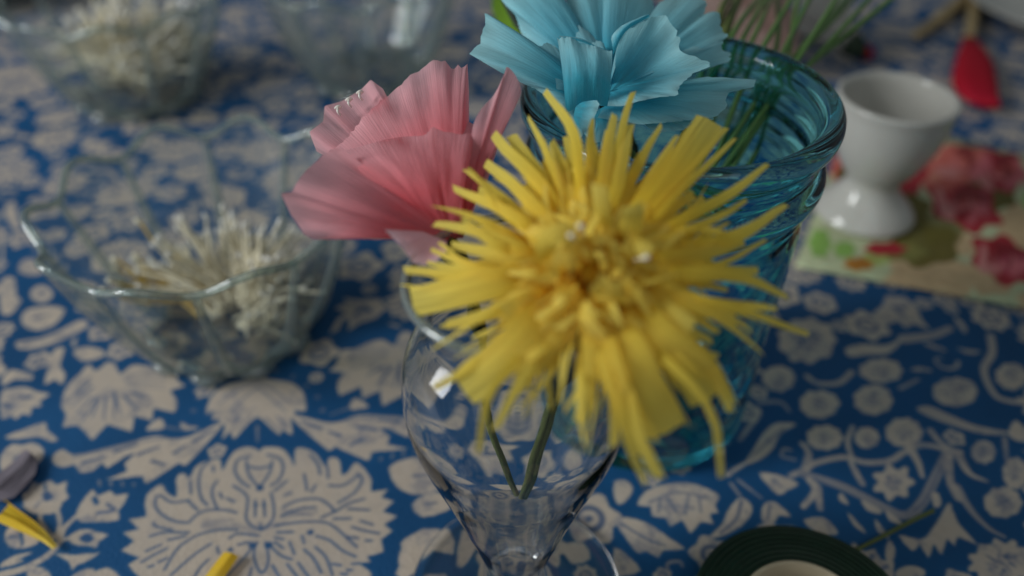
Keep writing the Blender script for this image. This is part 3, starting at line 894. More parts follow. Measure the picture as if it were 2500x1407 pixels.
def prof_spline(pts, n):
    return [(max(0.00001, p[0]), p[1]) for p in spline([(r, z, 0) for r, z in pts], n)]


vase = empty('glass_vase', (VX, VY, 0), 'clear footed bud vase with flared lip holding the yellow and pink paper flowers', 'vase')
vc = Vector((VX, VY, 0))
outer = prof_spline([(.0296, .0010), (.0302, .0020), (.0298, .0032), (.0280, .0037), (.0220, .0044), (.0150, .0060), (.0102, .0080), (.0082, .0105), (.0076, .0130), (.0080, .0165), (.0091, .0215), (.0108, .0280), (.0131, .0360), (.0157, .0450), (.0190, .0555), (.0219, .0645), (.0243, .0730), (.0254, .0800), (.0254, .0865), (.0246, .0932), (.0226, .0985), (.0199, .1020), (.0184, .1046), (.0188, .1078), (.0207, .1122), (.0223, .1149)], 110)
inner = prof_spline([(.0218, .1150), (.0201, .1126), (.0181, .1080), (.0176, .1046), (.0191, .1014), (.0217, .0979), (.0238, .0928), (.0246, .0863), (.0246, .0802), (.0232, .0730), (.0207, .0646), (.0177, .0556), (.0144, .0452), (.0118, .0362), (.0094, .0282), (.0076, .0218), (.0062, .0175), (.0040, .0152), (.0003, .0146)], 90)
base = [(0.00001, .0010), (.012, .0009), (.024, .0005), (.0285, .0003)]
mb = MB(); mb.lathe(base + outer + inner + [(0.00001, .01455)], 96, vc); mb.build('body', M['glass'], vase, weld=True)
lipc = [(.02235 + .0010 * math.cos(t), .1154 + .0010 * math.sin(t)) for t in np.linspace(0, 2 * math.pi, 13)]
mb = MB(); mb.lathe(lipc, 96, vc); mb.build('lip', M['rim_glass'], vase, weld=True)

# ------------------------------------------------------------------ blue glass jar
JX, JY = 0.0457, 0.2097
jo = [(.0340, .0004), (.0356, .0022), (.0362, .006), (.0364, .012), (.0370, .035), (.0378, .055), (.0385, .072), (.0388, .082), (.0386, .088), (.0392, .0905), (.0392, .0925),
      (.0414, .0955), (.0422, .0985), (.0416, .1010), (.0398, .1032), (.0396, .1055), (.0402, .1070), (.0398, .1085), (.0404, .1096), (.0420, .1108), (.0432, .1130), (.0435, .1152), (.0430, .1172), (.0418, .1186)]
ji = [(.0400, .1188), (.0384, .1176), (.0374, .1120), (.0370, .1060), (.0372, .1000), (.0368, .0940), (.0358, .0860), (.0354, .0700), (.0344, .0400), (.0336, .0150), (.0318, .0080), (.0260, .0062), (0.00001, .0056)]
jb = [(0.00001, .0030), (.022, .0028), (.0290, .0014), (.0318, .0003)]
jprof = jb + prof_spline(jo, 90) + prof_spline(ji, 60)
mb = MB()
NJ = 120
rows = []
for r, z in jprof:
    row = []
    for k in range(NJ):
        a_ = 2 * math.pi * k / NJ
        q = 0.0
        if .010 < z < .084 and r > .0358:        # quilted relief pressed into the outer wall
            w = min(1, (z - .010) / .006, (.084 - z) / .006)
            q = .00020 * w * (abs(math.sin(a_ * 10 + z * 190)) + abs(math.sin(a_ * 10 - z * 190)) - 1.0)
        row.append((JX + (r + q) * math.cos(a_), JY + (r + q) * math.sin(a_), z))
    rows.append(row)
mb.grid(rows, closed=True)
jar = mb.build('glass_jar', M['jar_glass'], weld=True)
tag(jar, 'turquoise glass canning jar with ringed lip holding green wires behind the yellow flower', 'jar')

# ------------------------------------------------------------------ egg cup
EX, EY = T(2195, 235, .0600)[:2]
EZ = .0600 / .0694
ep = [(0.00001, .0030), (.012, .0030), (.0185, .0018), (.0200, .0016), (.0212, .0026), (.0210, .0045), (.0185, .0085), (.0142, .0140), (.0119, .0185), (.0112, .0220), (.0120, .0258), (.0150, .0305),
      (.0180, .0375), (.0207, .0470), (.0222, .0560), (.0230, .0640), (.0236, .0676), (.0236, .0690), (.0228, .0698), (.0214, .0692), (.0207, .0670), (.0196, .0560), (.0178, .0460), (.0140, .0380), (.0080, .0345), (0.00001, .0338)]
ep = [(r * 1.055 if r > .001 else r, z * EZ) for r, z in ep]
mb = MB(); mb.lathe([ep[0]] + prof_spline(ep[1:-1], 110) + [ep[-1]], 72, (EX, EY, 0.0002))
tag(mb.build('egg_cup', M['china'], weld=True), 'white glazed footed egg cup standing on the rose printed paper', 'egg cup')

# ------------------------------------------------------------------ scalloped glass bowls


def make_bowl(loc, rot, sc, label, R=.0545, H=.060, rb=.029, n=10, NA=200):
    e = empty('glass_bowl', loc, label, 'bowl', 'scalloped glass bowls')
    e.rotation_euler.z = rot; e.scale = sc

    def ring(t, inset=0.0):
        row = []
        for k in range(NA):
            a_ = 2 * math.pi * k / NA
            lob = .5 + .5 * math.cos(n * a_)
            f_ = t ** 1.1
            rad = rb + (R - rb) * (t ** 0.72)
            rad *= 1 + (.07 * lob - .037) * (.30 + .70 * f_)
            z = .004 + (H - .004) * (t ** 1.18) + .0056 * (lob - .5) * t ** 4
            row.append(Vector(((rad - inset) * math.cos(a_), (rad - inset) * math.sin(a_), z)))
        return row
    ts = np.linspace(0.0, 1, 26)
    mb = MB(); mb.grid([ring(t) for t in ts], closed=True)
    mb.build('wall', M['thin_bowl'], e, (0, 0, 0))
    for q in range(n):
        k = int(NA * (q + .5) / n)
        pts = [ring(t, .0010)[k] for t in np.linspace(.02, .97, 12)]
        mb = MB(); mb.tube(pts, [.0028 - .0015 * i / 11 for i in range(12)], 7)
        mb.build('rib', M['rib_glass'], e, (0, 0, 0))
    fr_ = [Vector((rb * (1.0 + .09 * math.cos(n * 2 * math.pi * k / NA)) * math.cos(2 * math.pi * k / NA), rb * (1.0 + .09 * math.cos(n * 2 * math.pi * k / NA)) * math.sin(2 * math.pi * k / NA), .0026)) for k in range(NA)]
    fr_.append(fr_[0])
    mb = MB(); mb.tube(fr_, .0028, 8, caps=False); mb.build('foot_ring', M['rib_glass'], e, (0, 0, 0))
    top = ring(1, .0012); top.append(top[0])
    mb = MB(); mb.tube(top, .00135, 8, caps=False)
    mb.build('rim', M['rim_glass'], e, (0, 0, 0))

    def disc(r, z, wob=0.0): return [(r * (1 + wob * math.cos(n * 2 * math.pi * k / NA)) * math.cos(2 * math.pi * k / NA), r * (1 + wob * math.cos(n * 2 * math.pi * k / NA)) * math.sin(2 * math.pi * k / NA), z) for k in range(NA)]
    mb = MB()
    mb.grid([disc(.00001, .0026), disc(rb * .6, .0026), disc(rb * .78, .0004, .02), disc(rb * .96, .0004, .04), disc(rb * 1.02, .0016, .05), disc(rb * 1.0, .0036, .04), disc(rb * .94, .0052, .03), disc(rb * .7, .0062), disc(.00001, .0058)], closed=True)
    mb.build('base', M['bowl_glass'], e, (0, 0, 0), weld=True)
    return e


bp_ = T(572, 800); bp2 = T(345, 235); bp3 = T(905, 190)
make_bowl((bp_.x, bp_.y, 0), .25, (1, 1, 1), 'scalloped clear glass bowl with cream stamens nearest the camera, left of the pink flower')
make_bowl((bp2.x, bp2.y, 0), .6, (1.06, 1.06, 1.0), 'scalloped clear glass bowl in the far left corner heaped with cream stamens')
make_bowl((bp3.x, bp3.y, 0), .1, (1.04, 1.04, 1.05), 'empty scalloped glass bowl standing far back behind the pink flower')

# ------------------------------------------------------------------ stamen bunches in the bowls


def strand_mesh(bend, tip_r, mats):
    mb = MB()
    pts = [(bend * t * t, .08 * math.sin(4 * t + 9 * bend), t) for t in np.linspace(0, 1, 7)]
    mb.tube(pts, .016, 5)
    nf0 = len(mb.f)
    top = Vector(pts[-1])
    mb.tube([top + Vector((0, 0, d)) for d in (-.02, .0, .03, .06, .075)], [.014, tip_r * .8, tip_r, tip_r * .7, .004], 6)
    mb.mi = [0] * nf0 + [1] * (len(mb.f) - nf0)
    m = mb.mesh('strand')
    for q in mats: m.materials.append(q)
    return m


STR = [strand_mesh(b, .026, [M['cream_thread'], M['pearl']]) for b in (-.30, -.12, 0.05, .22, .40)]
STRO = [strand_mesh(b, .035, [M['ochre_thread'], M['cream_thread']]) for b in (-.15, .2)]
GB = 'cream stamen bunches in the glass bowls'


def bunch(loc, aim, n, ln, spread, label, meshes, seed, thick=.038):
    r = random.Random(seed)
    e = empty('stamen_bunch', loc, label, 'stamens', GB)
    aim = Vector(aim).normalized()
    side = aim.orthogonal().normalized(); oth = aim.cross(side)
    for k in range(n):
        a_ = r.uniform(0, 6.283); s_ = spread * math.sqrt(r.random())
        d = (aim + side * math.cos(a_) * s_ + oth * math.sin(a_) * s_).normalized()
        o = bpy.data.objects.new('strand', r.choice(meshes)); COL.objects.link(o)
        o.parent = e
        o.location = side * r.uniform(-.004, .004) + oth * r.uniform(-.003, .003) + Vector((0, 0, r.uniform(0, .003)))
        l = ln * r.uniform(.75, 1.1)
        q = d.to_track_quat('Z', 'Y') @ Quaternion((0, 0, 1), r.uniform(0, 6.28))
        o.rotation_mode = 'QUATERNION'; o.rotation_quaternion = q
        o.scale = (thick, thick, l)
    return e


c = Vector((bp_.x, bp_.y, 0))
bunch(c + Vector((.000, -.001, .010)), (-.62, .45, .40), 52, .033, .60, 'cream stamen bunch fanning to the left inside the near glass bowl', STR, 1)
bunch(c + Vector((.004, .002, .010)), (.05, .85, .45), 52, .031, .65, 'cream stamen bunch fanning towards the back of the near glass bowl', STR, 2)
bunch(c + Vector((.006, .000, .010)), (.75, .45, .65), 44, .026, .50, 'cream stamen bunch fanning to the right inside the near glass bowl', STR, 3)
bunch(c + Vector((-.008, .002, .009)), (-.85, .25, .32), 24, .034, .35, 'ochre tipped stamen bunch at the left inside the near glass bowl', STRO, 4)
bunch(c + Vector((.010, -.012, .009)), (.5, .1, .5), 18, .015, .45, 'short cream stamen bunch at the front inside the near glass bowl', STR, 5)
c2 = Vector((bp2.x, bp2.y, 0))
bunch(c2 + Vector((-.006, .004, .010)), (-.25, .25, .9), 44, .036, .60, 'upright cream stamen bunch in the far left glass bowl', STR, 6, .065)
bunch(c2 + Vector((.008, .006, .010)), (.45, .3, .7), 44, .036, .60, 'cream stamen bunch leaning right in the far left glass bowl', STR, 7, .065)
bunch(c2 + Vector((.004, -.002, .010)), (.25, -.45, .75), 40, .026, .60, 'short cream stamen bunch at the front of the far left glass bowl', STR, 8, .065)
bunch(c2 + Vector((-.008, .006, .010)), (-.7, .3, .65), 34, .036, .45, 'cream stamen bunch leaning left in the far left glass bowl', STR, 9, .065)

# ------------------------------------------------------------------ paper petals


def petal(name, mat, parent, base, outer, bulge=.003, cup=.0, pleat=.0004, nu=52, nv=18, freq=9.0, curl=0.0, seed=0, smooth_edge=True, jag=.0):
    """a sheet from a gathered base to a cut edge; base/outer: [(px, py, depth)]"""
    r = random.Random(seed)
    B = spline([W(*q) for q in base], nu) if len(base) > 2 else poly_line([W(*q) for q in base], nu)
    O = [W(*q) for q in outer]
    O = spline(O, nu) if smooth_edge else poly_line(O, nu)
    def wave(m):
        g = [r.uniform(-1, 1) for _ in range(m + 4)]
        def fn(q):
            x = (q + .2) / 1.4 * (m + 3)
            k = min(max(int(x), 0), m + 2); t = x - k; t = t * t * (3 - 2 * t)
            return g[k] * (1 - t) + g[k + 1] * t
        return fn
    w1, w2, w3, w4, w5 = wave(max(3, int(freq * .7))), wave(int(freq * 2.0)), wave(int(freq * 5)), wave(6), wave(34)
    jg = [r.uniform(-1, 1) * jag for _ in range(nu)]
    rows = []
    for j in range(nv):
        v = j / (nv - 1)
        row = []
        for i in range(nu):
            u = i / (nu - 1)
            p = B[i].lerp(O[i], v * (1 + jg[i] * (v ** 6)))
            h = bulge * 4 * v * (1 - v) * (.55 + .45 * math.sin(math.pi * u)) + cup * v * math.sin(math.pi * u)
            h += pleat * (3.4 * v * w1(u + .10 * (v - .5)) + .9 * v * w2(u + .05 * w4(v)) + .75 * w3(u + .03 * w4(v)) * (.5 + .5 * w4(v * 1.1)) + .35 * w5(u + .02 * math.sin(9 * v)) + 1.2 * w4(v * .9 + u * .3) * v * (1 - v) * 2)
            h += curl * max(0, v - .72) ** 2 * 12
            row.append(p + TOCAM * h)
        rows.append(row)
    mb = MB(); mb.grid(rows)
    o = mb.build(name, mat, parent)
    return o


def ztr(sc, ox, oy):
    return lambda P: [(ox + x / sc, oy + y / sc, z) for x, y, z in P]


# --- pink flower
zp = ztr(2.558, 680, 100)
pk = empty('paper_flower', W(1095, 612, .182), 'pink crepe paper flower with wide cupped petals leaning left out of the vase', 'paper flower')
zb = .183
petal('petal', M['pink'], pk, zp([(1060, 1180, zb), (1110, 1220, zb), (1150, 1150, zb)]),
      zp([(240, 690, .206), (196, 570, .210), (283, 500, .214), (285, 400, .217), (400, 370, .219), (520, 300, .218), (575, 240, .216), (655, 300, .212), (680, 420, .208)]), .004, pleat=.0003, seed=1, freq=5, smooth_edge=False)
petal('petal', M['pink'], pk, zp([(1040, 1150, zb), (1110, 1190, zb), (1170, 1100, zb)]),
      zp([(300, 700, .198), (420, 600, .199), (500, 465, .203), (640, 335, .206), (740, 268, .207), (800, 190, .208), (862, 180, .208), (970, 105, .207), (1042, 120, .206), (1090, 178, .206), (1130, 148, .206), (1150, 172, .206), (1180, 138, .206), (1188, 300, .202), (1190, 520, .198)]),
      .009, pleat=.0005, seed=2, freq=5, smooth_edge=False, nu=60, nv=24, curl=-.002, jag=.01)
petal('petal', M['pink'], pk, zp([(1100, 1180, zb), (1160, 1150, zb)]),
      zp([(1150, 880, .186), (1225, 500, .187), (1350, 330, .188), (1412, 200, .189), (1430, 163, .190), (1482, 222, .190), (1515, 320, .189), (1460, 450, .188), (1400, 570, .187), (1300, 880, .186)]), .002, pleat=.0003, seed=3, freq=3)
petal('petal', M['pink'], pk, zp([(1010, 1160, zb), (1090, 1230, zb - .001), (1150, 1190, zb - .001)]),
      zp([(290, 700, .186), (430, 655, .186), (560, 618, .187), (750, 555, .188), (900, 508, .189), (952, 448, .190), (1040, 450, .190), (1120, 458, .190), (1222, 502, .188), (1215, 640, .186), (1170, 850, .184)]),
      .011, pleat=.00045, seed=4, freq=4, nu=60, nv=24, curl=-.003, cup=-.002)
petal('petal', M['pink'], pk, zp([(960, 1230, zb - .001), (1040, 1260, zb - .002), (1090, 1200, zb - .002)]),
      zp([(620, 1192, .180), (420, 1225, .178), (250, 1248, .177), (190, 1215, .177), (110, 1100, .178), (60, 970, .180), (135, 965, .182), (215, 820, .183), (290, 715, .184), (420, 690, .183)]), .007, pleat=.0006, seed=15, freq=3, nu=60, nv=24, smooth_edge=False, curl=.0035, cup=.002)
petal('petal', M['palepink'], pk, zp([(900, 1190, .172), (1050, 1250, .172)]),
      zp([(665, 1180, .167), (770, 1290, .1645), (840, 1385, .1635), (905, 1400, .1635), (985, 1376, .164), (1050, 1310, .166)]), .001, pleat=.0002, seed=6, freq=4, smooth_edge=False)
petal('petal', M['pink'], pk, zp([(1080, 1240, zb), (1150, 1230, zb)]), zp([(1090, 1100, .184), (1160, 960, .184), (1240, 960, .186), (1200, 1130, .186)]), .001, pleat=.0002, seed=7, freq=4)
mb = MB(); mb.tube(spline([W(1078, 585, .184), W(1098, 612, .1835), W(1120, 640, .183), W(1135, 668, .1825)], 8), [.0018, .0026, .0028, .0028, .0026, .0023, .002, .0015], 10)
mb.build('calyx', M['calyx'], pk)
mb = MB(); mb.tube(spline([W(1130, 660, .1825), W(1160, 740, .1830), W(1178, 830, .186), W(1180, 960, .1915), W(1208, 1070, .1985), W(1245, 1170, .2060), W(1262, 1235, .211)], 26), .00085, 8)
mb.build('stem', M['stem_green'], pk)
mb = MB(); mb.tube(spline([W(1150, 740, .1826), W(1165, 790, .184), W(1180, 830, .1855)], 8), [.0008, .0013, .0017, .0019, .0018, .0016, .0013, .0009], 8)
mb.build('tape_wrap', M['calyx'], pk)
for k, (x, y) in enumerate([(440, 362), (508, 318), (372, 412)]):
    mb = MB()
    a0 = zp([(x + 14, y + 50, .2075)])[0]; a1 = zp([(x, y + 5, .2085)])[0]
    mb.tube(spline([W(*a0), W((a0[0] + a1[0]) / 2 - 4, (a0[1] + a1[1]) / 2, .206), W(*a1)], 7), .0003, 5)
    mb.tube(spline([W(a1[0] + 1, a1[1] + 4, .2084), W(a1[0], a1[1], .2085), W(a1[0] - 2, a1[1] - 5, .2086)], 6), [.0003, .0007, .001, .001, .0008, .0003], 6)
    mb.build('stamen', M['pearl'], pk)

# --- blue flower
zq = ztr(3.125, 1100, 0)
bf = empty('paper_flower', W(1485, 230, .212), 'turquoise crepe paper flower with many ragged petals above the jar mouth', 'paper flower')
bb = .2125
C0 = [(1120, 690, bb), (1190, 720, bb), (1270, 680, bb)]


def bpet(outer, base=None, **k):
    return petal('petal', M['blue'], bf, zq(base or C0), zq(outer), **{'jag': .02, **k})


bpet([(760, 420, .226), (600, 300, .230), (480, 110, .233), (390, -10, .235), (420, -160, .238), (560, -220, .239), (700, -200, .239), (820, -80, .237), (930, 120, .234)], bulge=.004, pleat=.0004, seed=11, freq=6, nu=44, jag=.03)
bpet([(820, 300, .230), (880, 100, .234), (900, -60, .238), (980, -200, .241), (1100, -210, .242), (1220, -150, .241), (1260, 0, .238), (1230, 250, .230)], bulge=.004, pleat=.0004, seed=12, freq=6, nu=44, jag=.02)
bpet([(1170, 300, .230), (1130, 60, .236), (1180, -140, .240), (1330, -180, .241), (1480, -120, .240), (1560, 30, .237), (1500, 130, .232), (1400, 250, .226)], bulge=.004, pleat=.0004, seed=13, freq=6, nu=44)
bpet([(1480, 220, .229), (1540, 90, .233), (1600, 10, .237), (1720, -30, .239), (1860, -40, .239), (1965, 0, .237), (1940, 100, .234), (2030, 78, .233), (2062, 140, .232), (2092, 230, .230), (2112, 270, .228), (2060, 345, .226), (1790, 380, .222)],
     bulge=.003, pleat=.0004, seed=14, freq=7, nu=56, smooth_edge=False)
bpet([(1640, 330, .222), (1780, 368, .223), (2060, 325, .226), (2142, 420, .226), (2128, 470, .224), (1960, 530, .220), (1750, 600, .216)], bulge=.002, pleat=.0003, seed=15, freq=5, smooth_edge=False)
bpet([(860, 860, .206), (740, 740, .207), (640, 672, .208), (560, 640, .208), (390, 556, .209), (145, 412, .211), (170, 370, .2115), (232, 330, .212), (220, 290, .212), (236, 250, .2125), (265, 190, .213), (258, 95, .2135), (420, 190, .214), (575, 290, .215), (800, 420, .217)],
     base=[(1010, 800, .209), (1090, 780, .211), (1150, 700, .2125)], bulge=.004, pleat=.0003, seed=16, freq=6, nu=60, smooth_edge=False, jag=.008)
bpet([(960, 640, .216), (900, 420, .219), (860, 250, .222), (960, 200, .223), (1060, 260, .222), (1180, 350, .220), (1225, 420, .218)], bulge=.003, pleat=.0003, seed=17, freq=5)
bpet([(1255, 520, .208), (1262, 400, .208), (1290, 310, .2085), (1360, 215, .2095), (1500, 135, .211), (1570, 98, .2115), (1655, 112, .2115), (1722, 200, .2105), (1765, 300, .2095), (1775, 372, .209), (1985, 488, .2085), (1700, 600, .208)],
     base=[(1200, 690, .2105), (1235, 690, .2095), (1262, 680, .209)], bulge=-.003, cup=-.002, pleat=.0003, seed=18, freq=6, nu=60)
bpet([(1225, 300, .2095), (1238, 262, .2098), (1300, 200, .2098), (1400, 150, .2098), (1510, 108, .2108)],
     base=[(1240, 420, .2085), (1300, 290, .2088), (1360, 218, .2094), (1440, 170, .2102), (1515, 128, .2112)], bulge=.0012, pleat=.0001, seed=19, freq=4, nv=8)
bpet([(1195, 812, .200), (1320, 810, .1985), (1450, 772, .198), (1580, 745, .1985), (1722, 735, .199), (1762, 632, .201), (1850, 560, .2035), (1982, 490, .206)],
     base=[(1215, 700, .2095), (1250, 690, .2095), (1270, 675, .2095)], bulge=.0016, pleat=.0003, seed=20, freq=5, nu=44, smooth_edge=False)
bpet([(1120, 900, .205), (1280, 925, .203), (1450, 950, .203), (1650, 935, .204), (1890, 912, .207), (2052, 880, .209), (2100, 800, .210), (2140, 702, .211), (2330, 660, .213), (2322, 612, .213), (2150, 600, .212), (1950, 590, .211), (1760, 615, .209)],
     base=[(1180, 800, .2095), (1220, 760, .210), (1270, 720, .2105)], bulge=.0025, pleat=.0003, seed=21, freq=7, nu=56, smooth_edge=False)
bpet([(1150, 1190, .208), (1260, 1170, .207), (1280, 1050, .206), (1320, 960, .206), (1420, 930, .206)],
     base=[(1130, 880, .211), (1200, 850, .2115), (1270, 830, .2115)], bulge=.001, pleat=.0003, seed=22, freq=5)
bpet([(700, 640, .209), (640, 500, .212), (640, 380, .215), (740, 330, .2155), (830, 370, .214), (870, 520, .211)], base=[(900, 820, .208), (960, 790, .209), (1010, 760, .2105)], bulge=.003, pleat=.0005, seed=31, freq=5)
bpet([(980, 560, .214), (1010, 420, .216), (1090, 330, .217), (1160, 330, .2165), (1200, 430, .215), (1200, 560, .213)], bulge=.0025, pleat=.0005, seed=32, freq=5)
bpet([(1300, 560, .215), (1400, 380, .219), (1520, 280, .222), (1640, 300, .222), (1700, 400, .219), (1600, 540, .215)], bulge=.002, pleat=.0005, seed=33, freq=6)
bpet([(1010, 1010, .2055), (1080, 1100, .2045), (1180, 1080, .204), (1300, 1040, .204), (1380, 960, .205), (1400, 880, .206)], base=[(1100, 850, .2085), (1180, 810, .209), (1270, 790, .209)], bulge=.0015, pleat=.0005, seed=34, freq=5, smooth_edge=False)
bpet([(1420, 900, .208), (1560, 1010, .207), (1700, 1000, .208), (1900, 960, .211), (2010, 900, .213)], base=[(1240, 800, .211), (1290, 760, .2115), (1330, 730, .212)], bulge=.001, pleat=.0004, seed=35, freq=6)
bpet([(560, 330, .233), (520, 180, .236), (560, 60, .238), (680, 10, .239), (800, 60, .237), (860, 200, .233)], bulge=.003, pleat=.0005, seed=36, freq=6)
# folded square petal in front, its free edge turned back over
bpet([(812, 300, .2005), (900, 296, .2), (1000, 318, .199), (1120, 360, .1985), (1232, 388, .1985)],
     base=[(880, 860, .2035), (960, 830, .203), (1060, 800, .2035), (1130, 805, .204), (1198, 812, .205)], bulge=.0055, pleat=.0003, seed=23, freq=4, nu=36, nv=20)
bpet([(830, 275, .2035), (910, 278, .2035), (1010, 300, .2028), (1110, 350, .202), (1180, 390, .2015)],
     base=[(812, 302, .2004), (900, 298, .1999), (1000, 320, .1989), (1120, 362, .1984), (1230, 390, .1984)], bulge=.0004, pleat=.0001, seed=24, freq=4, nv=6)
bpet([(958, 1122, .1985), (985, 1085, .198), (1000, 1045, .1975), (1080, 925, .197), (1130, 812, .197), (1118, 765, .1975)],
     base=[(948, 1000, .2), (938, 950, .2005), (940, 880, .2015), (950, 830, .202), (960, 800, .2025), (975, 785, .203)], bulge=.0012, pleat=.0002, seed=25, freq=4, nv=10)
bpet([(960, 990, .203), (900, 900, .204), (820, 760, .2055), (800, 600, .207)], base=[(1020, 840, .2065), (1000, 800, .207), (980, 720, .209), (960, 640, .211)], bulge=.0005, pleat=.0002, seed=26, freq=4)
mb = MB(); mb.tube(spline([W(1485, 235, .213), W(1500, 330, .2165), Vector((.040, .2010, .090)), Vector((.047, .213, .012))], 14), .0010, 8)
mb.build('stem', M['stem_green'], bf)
mb = MB(); mb.tube(spline([W(1484, 232, .2125), W(1489, 262, .2138), W(1494, 292, .215)], 8), [.0020, .0024, .0026, .0026, .0024, .002, .0016, .001], 10)
mb.build('calyx', M['calyx'], bf)

# --- yellow flower
yf = empty('paper_flower', W(1365, 925, .184), 'yellow fringed crepe paper flower facing the camera in the clear vase', 'paper flower')
ry = random.Random(5)


def strip(path, w, twist=0.0, seed=0, tipw=1.0, basew=.55, n=12, fold=.12, fingers=1):
    """one fringe of paper: path = list of (px, py, depth); w = width in px at the middle; it may be cut into fingers towards its end"""
    P = spline([W(*q) for q in path], n)
    r = random.Random(seed)
    mb = MB()
    tot = (P[-1] - P[0]).length
    fr = []
    for i, p in enumerate(P):
        t = (P[min(i + 1, n - 1)] - P[max(i - 1, 0)]).normalized()
        tc = (cam.location - p).normalized()
        sd_ = t.cross(tc)
        if sd_.length < .2: sd_ = t.cross(Vector((1, 0, .2)))
        sd_.normalize()
        nn_ = sd_.cross(t).normalized()
        v = i / (n - 1)
        ang = twist * (v - .2)
        fr.append((t, sd_ * math.cos(ang) + nn_ * math.sin(ang), nn_ * math.cos(ang) - sd_ * math.sin(ang)))
    cut = r.uniform(.42, .62)
    for f_ in range(fingers):
        ln = 1.0 if fingers == 1 else r.uniform(.80, 1.04)
        spread = 0 if fingers == 1 else (f_ - (fingers - 1) / 2) / fingers * r.uniform(.5, 1.6) + r.uniform(-.15, .15)
        lift = r.uniform(-.0008, .0012) * (fingers > 1)
        ftip = tipw * r.uniform(.45, 1.0) if fingers > 1 else tipw
        c1, c2 = r.uniform(-.0005, .0005), r.uniform(-.0004, .0004)
        rows = []
        for i in range(n):
            v = i / (n - 1)
            x = v * ln * (n - 1)
            k = min(int(x), n - 2); q = x - k
            p = P[k].lerp(P[k + 1], q)
            t, d, nn_ = fr[min(i, n - 1)]
            wid = basew + (1 - basew) * min(1, v / .5) if v < .5 else 1 + (ftip - 1) * ((v - .5) / .5) ** 1.4
            hw = w / 2 * .160 / FPX * wid / fingers
            off = w * .160 / FPX * ((f_ - (fingers - 1) / 2) / fingers * min(1, wid) + spread * max(0, v - cut) ** 1.3 * 2.2)
            p = p + d * (off + c1 * math.sin(7 * v + seed)) + nn_ * (lift * max(0, v - cut) * 2 + c2 * math.sin(9 * v + 2 * seed))
            jag = r.uniform(-.0009, .0009) if i == n - 1 else 0
            e1, e2 = 1 + r.uniform(-.07, .07), 1 + r.uniform(-.07, .07)
            rows.append([p - d * hw * e1 + t * jag, p - d * hw * .35 + nn_ * hw * fold, p + d * hw * .35 + nn_ * hw * fold * .7, p + d * hw * e2 - t * jag])
        mb.grid(rows)
    return mb.build('petal', M['yellow'], yf)


CX, CY, CZ = 1440, 665, .1655


def depth(x, y, lift=0.0):
    dy = (y - CY) / 500.0; rr2 = math.hypot(x - CX, y - CY) / 500
    return .1585 - .0215 * dy + .004 * rr2 - lift


TIPS = [  # tip x, y, width px, sideways bend px, tip width factor, twist
    (1330, 222, 34, 46, .75, .3), (1288, 290, 26, 10, .5, .2), (1205, 325, 40, 12, .9, .3), (1248, 332, 44, 8, .9, -.2), (1188, 400, 38, 10, .9, .3), (1108, 458, 34, 14, .7, .4),
    (1060, 545, 34, 16, .7, -.3), (990, 660, 30, -10, .9, .2), (1008, 735, 76, 6, .95, .1), (1062, 945, 30, -14, .7, .2), (1133, 948, 84, -12, 1.1, .1), (1205, 1045, 36, 10, .6, .2), (1100, 600, 40, 8, .7, .3),
    (1172, 1105, 22, 60, .9, .2), (1288, 872, 44, 10, .9, .2), (1415, 1032, 42, -26, .95, .1), (1388, 930, 62, -8, .8, .2), (1468, 950, 62, 0, .9, .1), (1500, 1090, 34, -20, .8, .2),
    (1568, 1085, 60, 14, .9, .1), (1582, 1178, 26, 26, .8, .5), (1610, 1165, 40, 20, .9, -.4), (1640, 1045, 86, 6, .8, .1), (1728, 968, 92, -16, 1.1, .1), (1785, 990, 58, -50, 1.0, .1),
    (1764, 1165, 22, -66, .9, .5), (1885, 860, 46, -34, .45, .2), (1975, 812, 22, -14, .7, .2), (1925, 726, 38, -40, .45, .3), (1872, 755, 32, 6, .8, .2), (1850, 656, 36, -6, .7, .2), (1815, 592, 42, 8, .6, .2),
    (1922, 500, 42, 34, .5, .2), (1820, 487, 26, 10, .6, .3), (1872, 404, 34, 6, .5, .2), (1790, 312, 46, 4, .9, .2), (1738, 296, 76, 4, 1.0, .1), (1692, 296, 52, 0, .9, .2),
    (1538, 268, 72, -10, .8, .1), (1548, 226, 26, -10, .8, .2), (1462, 302, 70, 6, .5, .1), (1378, 335, 26, 10, .7, .3), (1345, 350, 40, 14, .7, .2), (1420, 350, 50, 4, .6, .2), (1590, 390, 60, 4, .7, .2), (1640, 370, 50, 0, .8, .2),
    (1170, 470, 40, 6, .8, .3), (1120, 700, 60, 6, .9, .2), (1090, 790, 40, -8, .8, .2), (1190, 880, 60, -8, .9, .2), (1260, 960, 40, -4, .8, .2), (1330, 900, 40, -6, .8, .2), (1440, 880, 60, 0, .9, .2), (1530, 960, 60, 0, .9, .2), (1610, 960, 70, 0, .9, .2),
    (1690, 890, 80, -8, .9, .2), (1760, 840, 60, -12, .8, .2), (1800, 780, 50, -8, .7, .2), (1790, 700, 50, -8, .8, .2), (1760, 620, 60, 6, .7, .2), (1760, 540, 50, 8, .6, .2), (1720, 470, 60, 4, .7, .2), (1690, 400, 60, 4, .8, .2), (1280, 430, 50, 8, .8, .2), (1240, 520, 50, 8, .8, .2)]
